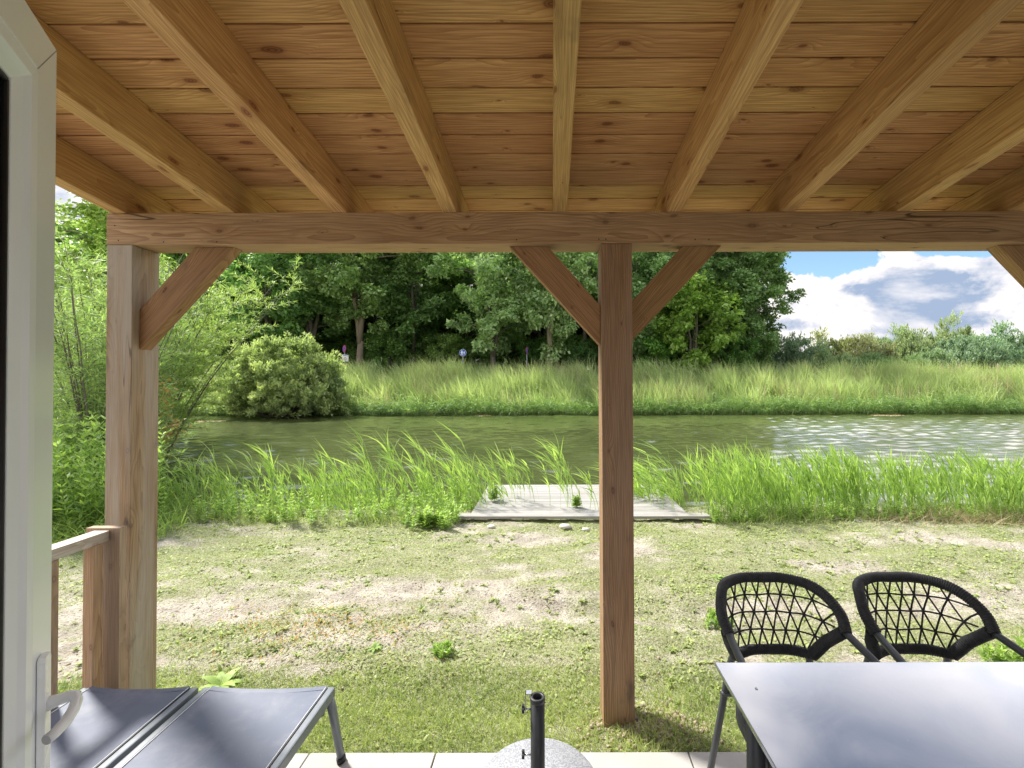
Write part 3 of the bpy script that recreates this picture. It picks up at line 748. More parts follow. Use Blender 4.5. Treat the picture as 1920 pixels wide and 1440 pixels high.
def chair(X0, dY=0.0, rot=0.0):
    r = empty('rope_chair', (X0, 1.55, .03), rot)
    def w3(u_, y_, z_):
        p_ = Vector((u_ * .95, y_ - 1.55, 0)); p_.rotate(Euler((0, 0, rot))); return Vector((X0 + p_.x, 1.55 + dY + p_.y, z_))
    zb, zj, zt = .594, .728, .830
    # outline of the back in (u, z); y comes from the curved shell
    def shell(u_, z_):
        k = (z_ - zb) / (zt - zb)
        return 1.722 + .078 * k - 58.0 * u_ ** 4
    P2 = lambda u_, z_: w3(u_, shell(u_, z_), z_)
    top2 = [(-.213, .726), (-.222, .768), (-.202, .807), (-.165, .825), (-.085, .831), (0, .832), (.085, .831), (.165, .825), (.202, .807), (.222, .768), (.213, .726)]
    low2 = [(-.148, zb), (-.08, zb + .003), (0, zb + .004), (.08, zb + .003), (.148, zb)]
    top = smooth_path([w3(-.213, 1.595, .724)] + [P2(*q) for q in top2[1:-1]] + [w3(.213, 1.595, .724)], 90); low = smooth_path([P2(*q) for q in low2], 40)
    RW = .0170
    mb = MB(); wrap(mb, top, RW); mb.build('top_rail', 'black_rope', r)
    mb = MB(); wrap(mb, low, RW * .95); mb.build('lower_rail', 'black_rope', r)
    for s_ in (-1, 1):
        mb = MB(); wrap(mb, [P2(s_ * .145, zb - .004), w3(s_ * .182, 1.665, .657), w3(s_ * .214, 1.612, .721)], RW * 1.1); mb.build('side_wrap', 'black_rope', r)
    # net
    t2 = [(u_, z_) for u_, z_ in top2]
    def upper(u_):
        if abs(u_) >= .215: return .768
        for (a, b_), (c_, d_) in zip(t2[2:], t2[3:]):
            if a <= u_ <= c_: return b_ + (d_ - b_) * (u_ - a) / (c_ - a)
        return zj
    def ulim(z_):                                   # half width inside at height z
        if z_ < zj: return .148 + (.214 - .148) * (z_ - zb) / (zj - zb)
        for (a, b_), (c_, d_) in zip(t2[6:], t2[7:]):
            if d_ <= z_ <= b_: return a + (c_ - a) * (b_ - z_) / max(1e-6, b_ - d_)
        return .148
    rows = [zb + .006, zb + .066, zb + .124, zb + .180, zt - .004]; du = .045
    mb = MB(); cr = .0034
    def cord(a, b_):
        A, B = P2(*a), P2(*b_); M_ = P2((a[0]+b_[0])/2 + rnd.uniform(-.001, .001), (a[1]+b_[1])/2)
        if (A - B).length > .004: mb.tube([A, M_, B], cr, 6)
    def clip(a, b_):
        """trim b to the frame outline, moving from a"""
        lo, hi = 0.0, 1.0
        ins = lambda q: abs(q[0]) <= ulim(q[1]) and q[1] <= upper(q[0]) + .001
        if ins(b_): return b_
        for _ in range(16):
            m_ = (lo + hi) / 2; q = (a[0] + (b_[0]-a[0]) * m_, a[1] + (b_[1]-a[1]) * m_)
            if ins(q): lo = m_
            else: hi = m_
        return (a[0] + (b_[0]-a[0]) * lo, a[1] + (b_[1]-a[1]) * lo)
    ins = lambda q: abs(q[0]) <= ulim(q[1]) - .004 and q[1] <= upper(q[0]) - .004
    knots = MB()
    jit = {}
    for i in range(5):
        for k in range(-8, 9):
            jit[(i, k)] = ((k + (.5 if i % 2 else 0)) * du * (1 + .1 * i / 4) + rnd.uniform(-.003, .003), rows[i] + (rnd.uniform(-.003, .003) if 0 < i < 4 else 0))
    for i in range(5):
        for k in range(-7, 8):
            a = jit[(i, k)]; inside = ins(a) or (i in (0,) and abs(a[0]) < .14)
            if inside and 0 < i < 4:
                p_ = P2(*a); knots.tube([p_ - Vector((.005, 0, 0)), p_, p_ + Vector((.005, 0, 0))], [.0035, .0062, .0035], 8)
                cord(a, clip(a, jit[(i, k+1)])); b_ = clip(a, jit[(i, k-1)])
                if not ins(jit[(i, k-1)]): cord(a, b_)
            if inside and i < 4:
                for kk in ((k, k+1) if i % 2 else (k-1, k)):
                    if (i+1, kk) in jit:
                        cord(a, clip(a, jit[(i+1, kk)]) if i + 1 < 4 else clip(a, (jit[(i+1, kk)][0], zt + .02)))
            if inside and i > 0 and i < 4:
                for kk in ((k, k+1) if i % 2 else (k-1, k)):
                    q = jit.get((i-1, kk))
                    if q and not (ins(q) or (i == 1 and abs(q[0]) < .14)): cord(a, clip(a, q))
    k0 = len(mb.v); mb.v += knots.v; mb.f += [tuple(i + k0 for i in f) for f in knots.f]; mb.m += knots.m; mb.sm += knots.sm
    mb.build('rope_net', 'black_rope', r)
    # arms, legs, seat
    for s_ in (-1, 1):
        pth = smooth_path([w3(s_ * .213, 1.60, .726), w3(s_ * .224, 1.46, .704), w3(s_ * .232, 1.36, .686), w3(s_ * .236, 1.27, .655), w3(s_ * .238, 1.235, .58), w3(s_ * .238, 1.21, .032)], 40)
        mb = MB(); mb.tube(pth, .0125, 12); mb.build('arm', 'dark_metal', r)
        mb = MB(); mb.tube(smooth_path([P2(s_ * .145, zb), w3(s_ * .155, 1.725, .55), w3(s_ * .18, 1.745, .38), w3(s_ * .222, 1.80, .032)], 16), .0125, 12); mb.build('back_leg', 'dark_metal', r)
    mb = MB(); nq = 18
    poly = [(.20 * math.copysign(abs(math.cos(a)) ** .55, math.cos(a)), 1.475 + .20 * math.copysign(abs(math.sin(a)) ** .55, math.sin(a))) for a in np.linspace(0, 2*PI, 32, endpoint=False)]
    mb.prism(poly, .43, .475, lambda a, b_, w: w3(a, b_, w)); mb.build('seat', 'black_rope', r, .008)
    for y_ in (1.31, 1.66):
        mb = MB(); mb.tube([w3(-.245 if y_ < 1.5 else -.19, y_ - .06 if y_ < 1.5 else y_+.075, .425), w3(.245 if y_ < 1.5 else .19, y_ - .06 if y_ < 1.5 else y_+.075, .425)], .010, 8); mb.build('crossbar', 'dark_metal', r)
    return r
c1 = chair(.812); tag(c1, 'black rope back armchair at the near left corner of the table', 'chair', 'rope chairs along the far side of the table')
c2 = chair(1.322, 0.0, math.radians(-.8)); tag(c2, 'black rope back armchair right of the other chair, further from the post', 'chair', 'rope chairs along the far side of the table')

# ------------------------------------------------------------------ jetty
jt = empty('jetty', (.3, 6.1, 0)); tag(jt, 'low grey wooden jetty deck among the reeds at the water', 'jetty')
jz = .03
for k in range(11):
    y = 5.42 + k * .137
    timber('deck_board', (-.96, y + .066, jz), (1.585 - .01 * k * 0, y + .066, jz), .130, .026, 'weathered_board', jt, bevel=.002)
for x in (-.9, .3, 1.5):
    timber('joist', (x, 5.42, jz - .055), (x, 6.92, jz - .055), .06, .08, 'weathered_board', jt, bevel=.002)
    for y in (6.3, 6.85):
        timber('pile', (x, y, -1.2), (x, y, jz - .1), .09, .09, 'stake_wood', jt, upv=(0, 1, 0), bevel=.002)
pk = timber('loose_plank', (-1.08, 5.30, .05), (1.80, 5.30, .045), .13, .03, 'weathered_board', None, bevel=.002)
tag(pk, 'long pale plank lying along the near edge of the jetty', 'plank')

# ------------------------------------------------------------------ lawn grass, clods
def scatter(n, x0, x1, y0, y1): return RG.uniform(x0, x1, n), RG.uniform(y0, y1, n)
def keep_view(x, y, margin=.15): return (x / y > -1.12 - margin) & (x / y < 1.05 + margin)
acc = Acc()
x, y = scatter(430000, -6.2, 6.6, 1.975, 5.9); y[:70000] = RG.uniform(1.97, 2.6, 70000)
g = grassy(x, y); s_ = shore(x, y)
pden = np.clip((g - .36) * 2.6, .02, 1) * np.where(y < 2.5, 1.0, .85)
k = (RG.random(len(x)) < pden * (.35 + .65 * np.minimum(1, 3.0 / y))) & keep_view(x, y) & (s_ > .05)
x, y, g = x[k], y[k], g[k]; n = len(x)
B = np.stack([x, y, terrain(x, y) - .004], 1)
D = np.stack([RG.normal(-.05, .45, n), RG.normal(0, .45, n), np.ones(n)], 1)
lush = np.exp(-((y - 2.15) / .38) ** 2)
L = RG.uniform(.010, .026, n) * (1 + 1.5 * lush + .6 * np.clip(g - .6, 0, 1)); Wd = RG.uniform(.0025, .005, n)
bend = np.stack([RG.normal(-.1, .35, n), RG.normal(0, .35, n), RG.uniform(-.4, 0, n)], 1)
patch = fbm(x * 2.5, y * 2.5, 77)
acc.rib(B, D, bend, L, Wd, np.clip(RG.normal(.5, .25, n) + (patch - .5) * .8 + .12 * lush, 0, 1), 2)
# small broad leaves lying flat
x, y = scatter(120000, -6, 6.6, 1.98, 5.8)
g = grassy(x, y); cl = fbm(x * 4, y * 4, 91, 3)
k = (RG.random(len(x)) < np.clip((cl - .42) * 3.2, .04, 1) * np.clip((g - .3) * 2.0, .10, 1) * np.where(y < 2.5, .35, 1)) & keep_view(x, y) & (shore(x, y) > .05)
x, y = x[k], y[k]; n = len(x); a = RG.uniform(0, 2 * PI, n)
B = np.stack([x, y, terrain(x, y) + .003], 1); D = np.stack([np.cos(a), np.sin(a), RG.uniform(.05, .7, n)], 1)
Nn = np.stack([RG.normal(0, .3, n), RG.normal(0, .3, n), np.ones(n)], 1); L = RG.uniform(.010, .034, n)
acc.leaf(B, D, Nn, L, L * RG.uniform(.35, .6, n), np.clip(RG.normal(.6, .28, n), 0, 1))
# little rosettes and tufts
m0 = 3600; xx, yy_ = scatter(m0, -5.5, 6.4, 2.0, 5.4); cw = fbm(xx * 1.6, yy_ * 2.4, 97, 3)
k = (cw > .50) & keep_view(xx, yy_) & (shore(xx, yy_) > .05); xx, yy_ = xx[k], yy_[k]; m0 = len(xx)
rr0 = RG.uniform(.35, 1.2, m0); ids = np.repeat(np.arange(m0), 9); n = len(ids); a = RG.uniform(0, 2 * PI, n)
B = np.stack([xx[ids], yy_[ids], terrain(xx[ids], yy_[ids]) + .002], 1)
acc.rib(B, np.stack([np.cos(a), np.sin(a), RG.uniform(.4, 1.6, n)], 1), np.stack([0*a, 0*a, -RG.uniform(.2, .8, n)], 1), RG.uniform(.025, .055, n) * rr0[ids], RG.uniform(.008, .015, n) * rr0[ids], np.clip(RG.normal(.6, .2, n) + RG.normal(0, .15, m0)[ids], 0, 1), 3, side=np.stack([-np.sin(a), np.cos(a), 0*a], 1), taper=2.5)
# dry bits
x, y = scatter(9000, -6, 6.6, 1.98, 5.8); k = keep_view(x, y) & (shore(x, y) > .05); x, y = x[k], y[k]; n = len(x); a = RG.uniform(0, 2*PI, n)
B = np.stack([x, y, terrain(x, y) + .004], 1); D = np.stack([np.cos(a), np.sin(a), RG.uniform(0, .25, n)], 1)
acc.rib(B, D, np.zeros((n, 3)), RG.uniform(.02, .06, n) * np.where(RG.random(n) < .03, 2.5, 1), RG.uniform(.002, .004, n), RG.random(n), 1, m=1)
# reddish seedlings patch
n = 800; x = RG.normal(-1.5, .38, n); y = RG.normal(2.98, .15, n); a = RG.uniform(0, 2*PI, n)
B = np.stack([x, y, terrain(x, y) + RG.uniform(0, .04, n)], 1); D = np.stack([np.cos(a), np.sin(a), RG.uniform(.2, 1.2, n)], 1)
acc.leaf(B, D, np.tile([0, 0, 1.0], (n, 1)), RG.uniform(.015, .035, n), RG.uniform(.008, .014, n), RG.random(n) ** 1.5, m=2)
tag(acc.build('lawn_grass', ['lawn_leaf', 'dry_leaf', 'red_leaf']), 'thin patchy short grass on sandy soil', 'grass', kind='stuff')

# soil crumbs and pebbles
mb_V = []; mb_Q = []; cube = np.array([(-1,-1,-1),(1,-1,-1),(1,1,-1),(-1,1,-1),(-1,-1,1),(1,-1,1),(1,1,1),(-1,1,1)], float) * .5
cq = np.array([(3,2,1,0),(4,5,6,7),(0,1,5,4),(1,2,6,5),(2,3,7,6),(3,0,4,7)])
x, y = scatter(16000, -4, 6, 1.98, 5.3); g = grassy(x, y); c_ = fbm(x * 1.7, y * 5, 55, 3)
near_post = np.exp(-(((x - .42) / .25) ** 2 + ((y - 2.2) / .17) ** 2))
line = np.exp(-((y - 2.62) / .09) ** 2) * (x < 1)
k = (RG.random(len(x)) < .10 * (c_ > .52) + .25 * line + .9 * near_post) & keep_view(x, y, 0); x, y = x[k], y[k]
xe = RG.normal(.47, .16, 500); ye_ = RG.normal(2.13, .09, 500); m_ = (ye_ > 1.99); x = np.r_[x, xe[m_]]; y = np.r_[y, ye_[m_]]
n = len(x); npst = np.exp(-(((x - .42) / .3) ** 2 + ((y - 2.2) / .2) ** 2)); sz = RG.uniform(.004, .013, n) * (1 + .7 * npst)
rot = RG.normal(0, 1, (n, 3, 3)); qx, _ = np.linalg.qr(rot)
V = np.einsum('ij,njk->nik', cube, qx) * (sz[:, None, None] * RG.uniform(.6, 1.3, (n, 8, 1))) + np.stack([x, y, terrain(x, y) + sz * .25], 1)[:, None]
np_mesh('soil_clods', V, (cq[None] + 8 * np.arange(n)[:, None, None]), 'clod_soil')
tag(bpy.data.objects['soil_clods'], 'small dark crumbs of soil on the lawn', 'soil clods', kind='stuff')
def pebble(name, px, py, r, label, gname=None, mat='stone'):
    Yp = 860 * 1.6 / (py - 715); p_ = P(px, py, Yp)
    bm = bmesh.new(); bmesh.ops.create_icosphere(bm, subdivisions=2, radius=r)
    for v_ in bm.verts: v_.co = Vector((v_.co.x * 1.3, v_.co.y, v_.co.z * .6)) * rnd.uniform(.85, 1.15)
    me = bpy.data.meshes.new(name); bm.to_mesh(me); bm.free(); me.materials.append(MATS[mat])
    for q in me.polygons: q.use_smooth = True
    o_ = bpy.data.objects.new(name, me); COL.objects.link(o_); o_.location = (p_.x, p_.y, float(terrain(p_.x, p_.y)) + r * .3)
    tag(o_, label, 'stone', gname)
pebble('stone', 1059, 987, .05, 'white stone in front of the plank, nearest the middle of the jetty', 'pale stones by the jetty')
pebble('stone', 1097, 990, .035, 'small white stone in front of the plank, just left of the middle post', 'pale stones by the jetty')
pebble('stone', 920, 990, .035, 'small white stone in front of the left end of the plank', 'pale stones by the jetty')

# ------------------------------------------------------------------ reed plants
def reeds(acc, x, y, H, wind=-.35, dens=8, lw=.022, tint0=.5, lmul=1.0, z=None):
    n = len(x); B = np.stack([x, y, terrain(x, y) if z is None else z], 1)
    lean = np.stack([RG.normal(-.04, .09, n), RG.normal(0, .09, n), np.ones(n)], 1)
    bend = np.stack([wind * RG.uniform(.4, 1.2, n), RG.normal(0, .08, n), -.12 * np.ones(n)], 1)
    D = unit(lean)
    acc.rib(B, lean, bend, H, np.full(n, .007), np.clip(RG.normal(.35, .1, n), 0, 1), 4, taper=5)
    for k in range(dens):
        t_ = RG.uniform(.22, .98, n) if k < dens - 2 else RG.uniform(.85, 1, n)
        c_ = B + (D * t_[:, None] + bend * (t_ ** 2)[:, None]) * H[:, None]
        tg = unit(D + 2 * bend * t_[:, None])
        a = RG.uniform(0, 2 * PI, n); out = np.stack([np.cos(a), np.sin(a) * .8, np.zeros(n)], 1)
        d_ = unit(tg * 1.5 + out * RG.uniform(.25, .75, n)[:, None])
        bd = np.stack([wind * RG.uniform(-.4, 2.4, n), RG.normal(0, .2, n), -RG.uniform(.0, .30, n)], 1)
        L = H * RG.uniform(.22, .42, n) * lmul
        acc.rib(c_, d_, bd, L, lw * RG.uniform(.6, 1.15, n), np.clip(RG.normal(tint0, .22, n), 0, 1), 4)
# right bed
acc = Acc()
n = 1350; x = RG.uniform(1.72, 7.4, n); y = 5.28 + RG.random(n) ** 1.3 * 1.15 + .12 * np.sin(x * 2.2)
k = RG.random(n) < .22 + .9 * sstep(.38, .58, fbm(x * 2.6, y * .5, 14)); x, y = x[k], y[k]
H = RG.uniform(.38, .74, len(x)) * (.58 + .75 * fbm(x * 2.6, y * .5, 14)) + .1 * np.exp(-((x - 2.1) / .5) ** 2)
reeds(acc, x, y, H, -.12, 11, .016, .5)
n = 160; x = RG.uniform(1.2, 1.8, n); y = RG.uniform(5.9, 6.9, n)
reeds(acc, x, y, RG.uniform(.5, .85, n), -.45, 7, .018, .6)
tag(acc.build('reed_bed', ['reed_leaf']), 'dense bright green reeds right of the jetty', 'reeds', kind='stuff')
# left bed
acc = Acc()
n = 430; x = RG.uniform(-5.6, -.75, n); y = 5.55 + RG.random(n) * 1.0
k = (RG.random(n) < .35 + .65 * (fbm(x * 1.1, y * .7, 19) > .45)); x, y = x[k], y[k]
reeds(acc, x, y, RG.uniform(.25, .68, len(x)), -.15, 9, .015, .5)
for cx_, m_, hh in ((-1.30, 13, 1.14), (-1.75, 12, .85), (-2.35, 14, 1.0), (-3.0, 8, .8), (-3.75, 8, .92), (-4.35, 7, .8), (-.80, 9, .86)):
    x = RG.normal(cx_ + .2, .13, m_); y = RG.uniform(5.7, 6.3, m_); reeds(acc, x, y, RG.uniform(.7, 1, m_) * hh, -.25, 11, .017, .55, 1.15)
tag(acc.build('reed_bed', ['reed_leaf']), 'looser wind-blown reeds left of the jetty', 'reeds', kind='stuff')
# reeds coming through the jetty, each a plant
def reed_plant(px, py, H, m_, label, spread=.06, wind=-.3):
    Yp = 1.57 * 860 / (py - 715); p_ = P(px, py, Yp); a_ = Acc()
    x = RG.normal(p_.x, spread, m_); y = RG.normal(p_.y, spread * .6, m_)
    reeds(a_, x, y, RG.uniform(.75, 1, m_) * H, wind, 9, .016, .55, 1.1, z=np.full(m_, .045 if 5.4 < p_.y < 6.9 else 0.0))
    o_ = a_.build('reed_plant', ['reed_leaf']); tag(o_, label, 'reed', 'reeds growing through the jetty')
reed_plant(1070, 952, .88, 9, 'tall bushy reed clump growing at the middle of the jetty, left of the middle post')
reed_plant(1000, 945, .60, 6, 'thin reed clump on the jetty, left of the tall middle one', .12)
reed_plant(950, 935, .55, 5, 'thin reed clump on the left end of the jetty', .1)
reed_plant(1105, 958, .5, 4, 'short reed clump touching the left side of the middle post', .07)
reed_plant(1215, 945, .55, 7, 'reed clump on the jetty right of the middle post', .12)
reed_plant(1262, 960, .5, 6, 'short reed clump at the right corner of the jetty', .10)

# ------------------------------------------------------------------ broad leaved weeds
def herb(acc, x, y, H, leafL, tint0=.5, pairs=7, z=None, narrow=.42, thin=.006, lean=.12):
    n = len(x); B = np.stack([x, y, terrain(x, y) if z is None else z], 1)
    D = unit(np.stack([RG.normal(0, lean, n), RG.normal(0, lean, n), np.ones(n)], 1)); bd = np.zeros((n, 3))
    acc.rib(B, D, bd, H, np.full(n, thin), np.clip(RG.normal(.3, .1, n), 0, 1), 2, taper=4)
    for k in range(pairs):
        t_ = (k + 1) / pairs; a = RG.uniform(0, 2 * PI, n)
        for s_ in (0, PI / 2, PI, 1.5 * PI):
            out = np.stack([np.cos(a + s_), np.sin(a + s_), RG.uniform(.0, .9, n) + .5 * t_], 1)
            L = leafL * RG.uniform(.6, 1.15, n) * (1 - .35 * t_)
            acc.leaf(B + D * (H * t_)[:, None], out, np.stack([RG.normal(0, .35, n), RG.normal(0, .35, n), np.ones(n)], 1), L, L * narrow, np.clip(RG.normal(tint0 + .15 * (t_ - .5), .18, n), 0, 1))
acc = Acc()
n = 380; x = RG.uniform(-5.8, -.95, n); y = 5.2 + RG.random(n) ** 1.4 * .9 + .12 * np.sin(x * 3)
k = RG.random(n) < .25 + .75 * (fbm(x * 1.6, y, 61) > .43); x, y = x[k], y[k]
herb(acc, x, y, RG.uniform(.06, .40, len(x)) * (.4 + 1.2 * fbm(x * 2.2, y * 2, 64)), .065, .62)
n = 350; x = RG.uniform(1.8, 7.2, n); y = RG.uniform(5.15, 5.5, n); herb(acc, x, y, RG.uniform(.05, .2, n), .05, .5)
tag(acc.build('bank_weeds', ['weed_leaf']), 'low leafy weeds at the foot of the reeds', 'weeds', kind='stuff')
acc = Acc()                                           # grass tufts at the lawn edge
n = 16000; x = RG.uniform(-5.8, 7.2, n); y = 5.05 + RG.random(n) * .75
k = (RG.random(n) < .2 + .8 * (fbm(x * 1.5, y * 2, 63) > .5)) & ~((x > -1.15) & (x < 1.85)); x, y = x[k], y[k]; n = len(x)
acc.rib(np.stack([x, y, terrain(x, y)], 1), np.stack([RG.normal(0, .35, n), RG.normal(0, .35, n), np.ones(n)], 1), np.stack([RG.normal(-.2, .4, n), RG.normal(0, .3, n), -RG.random(n) * .7], 1), RG.uniform(.06, .24, n), RG.uniform(.004, .008, n), np.clip(RG.normal(.5, .25, n), 0, 1), 3)
n = 2600; x = RG.normal(5.0, .75, n); y = RG.normal(5.25, .14, n)
acc.rib(np.stack([x, y, terrain(x, y)], 1), np.stack([RG.normal(0, .6, n), RG.normal(0, .5, n), np.ones(n)], 1), np.stack([RG.normal(0, .5, n), RG.normal(0, .3, n), -RG.random(n) * .8], 1), RG.uniform(.08, .26, n), RG.uniform(.003, .006, n), RG.random(n), 3, m=1)
tag(acc.build('edge_grass', ['lawn_leaf', 'dry_leaf']), 'longer tufted grass and dry stalks along the lawn edge', 'grass', kind='stuff')
def weed(px, py, label, nst=8, H=.25, leafL=.07, spread=.1, mats=('weed_leaf',), name='weed', tint=.6, z=None, dY=0):
    Yp = (1.6) * 860 / (py - 715) + dY; p_ = P(px, py, Yp); a_ = Acc()
    x = RG.normal(p_.x, spread, nst); y = RG.normal(p_.y, spread * .6, nst)
    herb(a_, x, y, RG.uniform(.5, 1, nst) * H, leafL, tint, 7, z=None if z is None else np.full(nst, z))
    tag(a_.build(name, list(mats)), label, 'weed')
weed(808, 985, 'bright green leafy weed clump left of the plank on the lawn edge', 40, .20, .075, .13)
weed(925, 945, 'small upright leafy weed at the left end of the jetty', 8, .27, .07, .05, z=.045)
weed(1080, 958, 'tiny leafy weed on the jetty deck beside the middle post', 10, .14, .06, .018, z=.045)
weed(420, 972, 'leafy dark weed clump at lawn edge right of the left post', 22, .3, .06, .14, tint=.35)
weed(1345, 1165, 'leafy weed on the lawn left of the near rope chair', 9, .09, .05, .06)
weed(1905, 1250, 'leafy weed on the lawn at the right of the second rope chair', 14, .12, .06, .08)
weed(825, 1222, 'low leafy weed tuft on bare soil in mid lawn', 8, .06, .045, .04)
# dock rosette beside the lounger
def rosette(px, py, r, label, nl=14, tint=.6):
    Yp = 1.6 * 860 / (py - 715); p_ = P(px, py, Yp); a = np.linspace(0, 2*PI, nl, endpoint=False) + RG.uniform(-.2, .2, nl)
    a_ = Acc(); a_.rib(np.tile([p_.x, p_.y, float(terrain(p_.x, p_.y))], (nl, 1)), np.stack([np.cos(a), np.sin(a), RG.uniform(.5, 1.1, nl)], 1), np.stack([0*a, 0*a, -RG.uniform(.3, .7, nl)], 1), RG.uniform(.7, 1, nl) * r, np.full(nl, r * .28), np.clip(RG.normal(tint, .15, nl), 0, 1), 5, side=np.stack([-np.sin(a), np.cos(a), 0*a], 1), taper=2.5)
    tag(a_.build('dock_plant', ['weed_leaf']), label, 'plant')
rosette(412, 1275, .17, 'broad leaved dock rosette just beyond the gap between the loungers', tint=.75)
rosette(702, 1213, .08, 'small leafy rosette on the lawn between left post and parasol base')
rosette(1345, 1085, .09, 'small rosette on the lawn above the near rope chair')

# ------------------------------------------------------------------ trees
def tube_np(paths, n=7):
    mb = MB()
    for pts, rr in paths: mb.tube(pts, rr, n)
    return mb
def make_tree(name, seed, H, crad, cbase, leafL, nleaf, trunk_r, label, mat='tree_leaf', wid=.62, nclu=46, forks=3, clu=(.75, 1.45), top=1.0, loc=(0, 0, 0), lowtrunk=0.0):
    rg = np.random.default_rng(seed); rr_ = random.Random(seed)
    r = empty(name, loc); L0 = Vector(loc)
    hc = (H + cbase) / 2; hr = (H - cbase) / 2
    C = []; 
    while len(C) < nclu:
        d_ = unit(rg.normal(0, 1, 3)); q = rg.random() ** .42
        p_ = np.array([d_[0] * crad * q, d_[1] * crad * q, hc + d_[2] * hr * q])
        k = (p_[2] - cbase) / (2 * hr); p_[:2] *= (.55 + 1.1 * k * (1.5 - k) * 1.1) if top < 1.5 else 1
        C.append(p_)
    C = np.array(C); R = rg.uniform(clu[0], clu[1], nclu)
    mb = MB()
    # trunk and limbs
    fz = cbase * rr_.uniform(.75, 1.1) + .6
    mb.tube([L0 + Vector(p_) for p_ in ((0, 0, -.25), (.02, 0, .4), (rr_.uniform(-.1, .1), 0, fz * .6), (rr_.uniform(-.2, .2), 0, fz))], [trunk_r * 1.5, trunk_r * 1.05, trunk_r * .9, trunk_r * .85], 9)
    nodes = []
    for f in range(forks):
        a = 2 * PI * f / forks + rr_.uniform(-.5, .5); sp = crad * rr_.uniform(.15, .32); tp = H * rr_.uniform(.72, .9)
        pts = []
        for k in range(7):
            q = k / 6; pts.append(L0 + Vector((math.cos(a) * sp * q ** .7 + rr_.uniform(-.12, .12) * (k > 0), math.sin(a) * sp * q ** .7 + rr_.uniform(-.12, .12) * (k > 0), fz - .15 + (tp - fz) * q)))
        mb.tube(pts, [trunk_r * (.72 - .6 * k / 6) for k in range(7)], 7); nodes += pts[1:]
    for c_ in C[: int(nclu * .85)]:
        v_ = L0 + Vector(c_); nn = min(nodes, key=lambda q: (q - v_).length + (2.5 if q.z > v_.z else 0))
        mid = nn.lerp(v_, .5) + Vector((rr_.uniform(-.2, .2), rr_.uniform(-.2, .2), rr_.uniform(0, .35)))
        mb.tube([nn, mid, v_, v_ + (v_ - nn) * .2], [trunk_r * .24, trunk_r * .16, trunk_r * .08, trunk_r * .03], 5)
    tr = mb.build('trunk', 'bark', r)
    per = nleaf // nclu; ids = np.repeat(np.arange(nclu), per); n = len(ids)
    d_ = unit(rg.normal(0, 1, (n, 3))); q = rg.random(n) ** .38
    sub = rg.integers(0, 9, n)                       # twig-level clumping inside a cluster
    so_ = unit(rg.normal(0, 1, (nclu, 9, 3)))[ids, sub]
    pos = C[ids] + (so_ * .72 + d_ * .46 * q[:, None]) * R[ids][:, None] * np.array([1, 1, .72])
    N_ = unit(so_ * .5 + np.array([0, 0, .8]) + rg.normal(0, .55, (n, 3)))
    D_ = rg.normal(0, 1, (n, 3)); D_ -= N_ * (D_ * N_).sum(1, keepdims=True)
    L = leafL * rg.uniform(.6, 1.3, n)
    tint = np.clip(rg.normal(.45, .22, n) + rg.normal(0, .13, nclu)[ids], 0, 1)
    V, Q, T = leaf_arrays(leaves(pos + np.array(loc), D_, N_, L, L * wid), tint)
    np_mesh('crown', V, Q, mat, r, T)
    return r
def place(root, loc, s_=1.0, rz=0.0, sz=None):
    root.location = loc; root.scale = (s_, s_, sz or s_); root.rotation_euler.z = rz
def dup(root):
    r = root.copy(); COL.objects.link(r)
    for ch in list(root.children):
        c_ = ch.copy(); COL.objects.link(c_); c_.parent = r
    return r
def tint_tree(r, col, bark=(1, 1, 1)):
    col = tuple(c * 1.7 for c in col)
    for ch in r.children: ch.color = tuple(col) + (1,) if ch.name.startswith('crown') else tuple(bark) + (1,)
kinds = [
    make_tree('broadleaf_tree', 101, 17, 4.2, 2.4, .34, 24000, .26, '', nclu=60),
    make_tree('broadleaf_tree', 102, 18, 4.8, 3.6, .32, 26000, .30, '', nclu=64, forks=4),
    make_tree('broadleaf_tree', 103, 16, 4.4, 1.6, .34, 26000, .24, '', nclu=62),
    make_tree('tall_tree', 104, 21, 2.6, 6.5, .28, 12000, .19, '', nclu=46, forks=1, clu=(.5, 1.0)),
    make_tree('maple_tree', 105, 9, 2.9, .9, .34, 13000, .16, '', nclu=40),
]
used = [False] * 5
WOOD = 'trees of the wood beyond the river'
def wood_tree(kind, px, Yd, s_, rz, col, label, bark=(1, 1, 1), sz=None):
    r = kinds[kind] if not used[kind] else dup(kinds[kind]); used[kind] = True
    xw = P(px, 700, Yd).x; place(r, (xw, Yd, float(terrain(xw, Yd)) - .05), s_, rz, sz); tint_tree(r, col, bark)
    tag(r, label, 'tree', WOOD); return r
# front row (label, one by one)
wood_tree(2, 505, 38.5, .92, .3, (.80, 1.10, .80), 'rounded mid green tree behind the left part of the big willow bush')
wood_tree(1, 585, 40.5, .95, 1.9, (.80, 1.05, .85), 'tall green tree behind the top of the big willow bush')
wood_tree(1, 674, 38.5, .96, 4.1, (.85, 1.0, .80), 'fork-trunked tree standing right of the white notice board', (1.5, 1.4, 1.3), 1.02)
wood_tree(0, 775, 42, 1.0, .9, (.60, .80, .60), 'dark tree left of the round blue sign, between fork-trunked tree and silvery tree')
wood_tree(2, 925, 38.5, 1.05, 2.5, (1.35, 1.45, 1.55), 'broad silvery green tree directly behind the blue pedestrian sign')
wood_tree(0, 1030, 37.5, .85, 3.7, (1.25, 1.35, 1.4), 'pale leaved tree with a bare light trunk left of the middle post', (2.2, 2.1, 1.9), 1.0)
wood_tree(3, 1095, 44, 1.0, .4, (.9, 1.05, .95), 'slender tall tree seen through the left brace of the middle post', (1.2, 1.2, 1.2))
wood_tree(3, 1130, 41, 1.0, 2.4, (.9, 1.05, .95), 'slender tall tree partly hidden behind the middle post', (1.2, 1.2, 1.2))
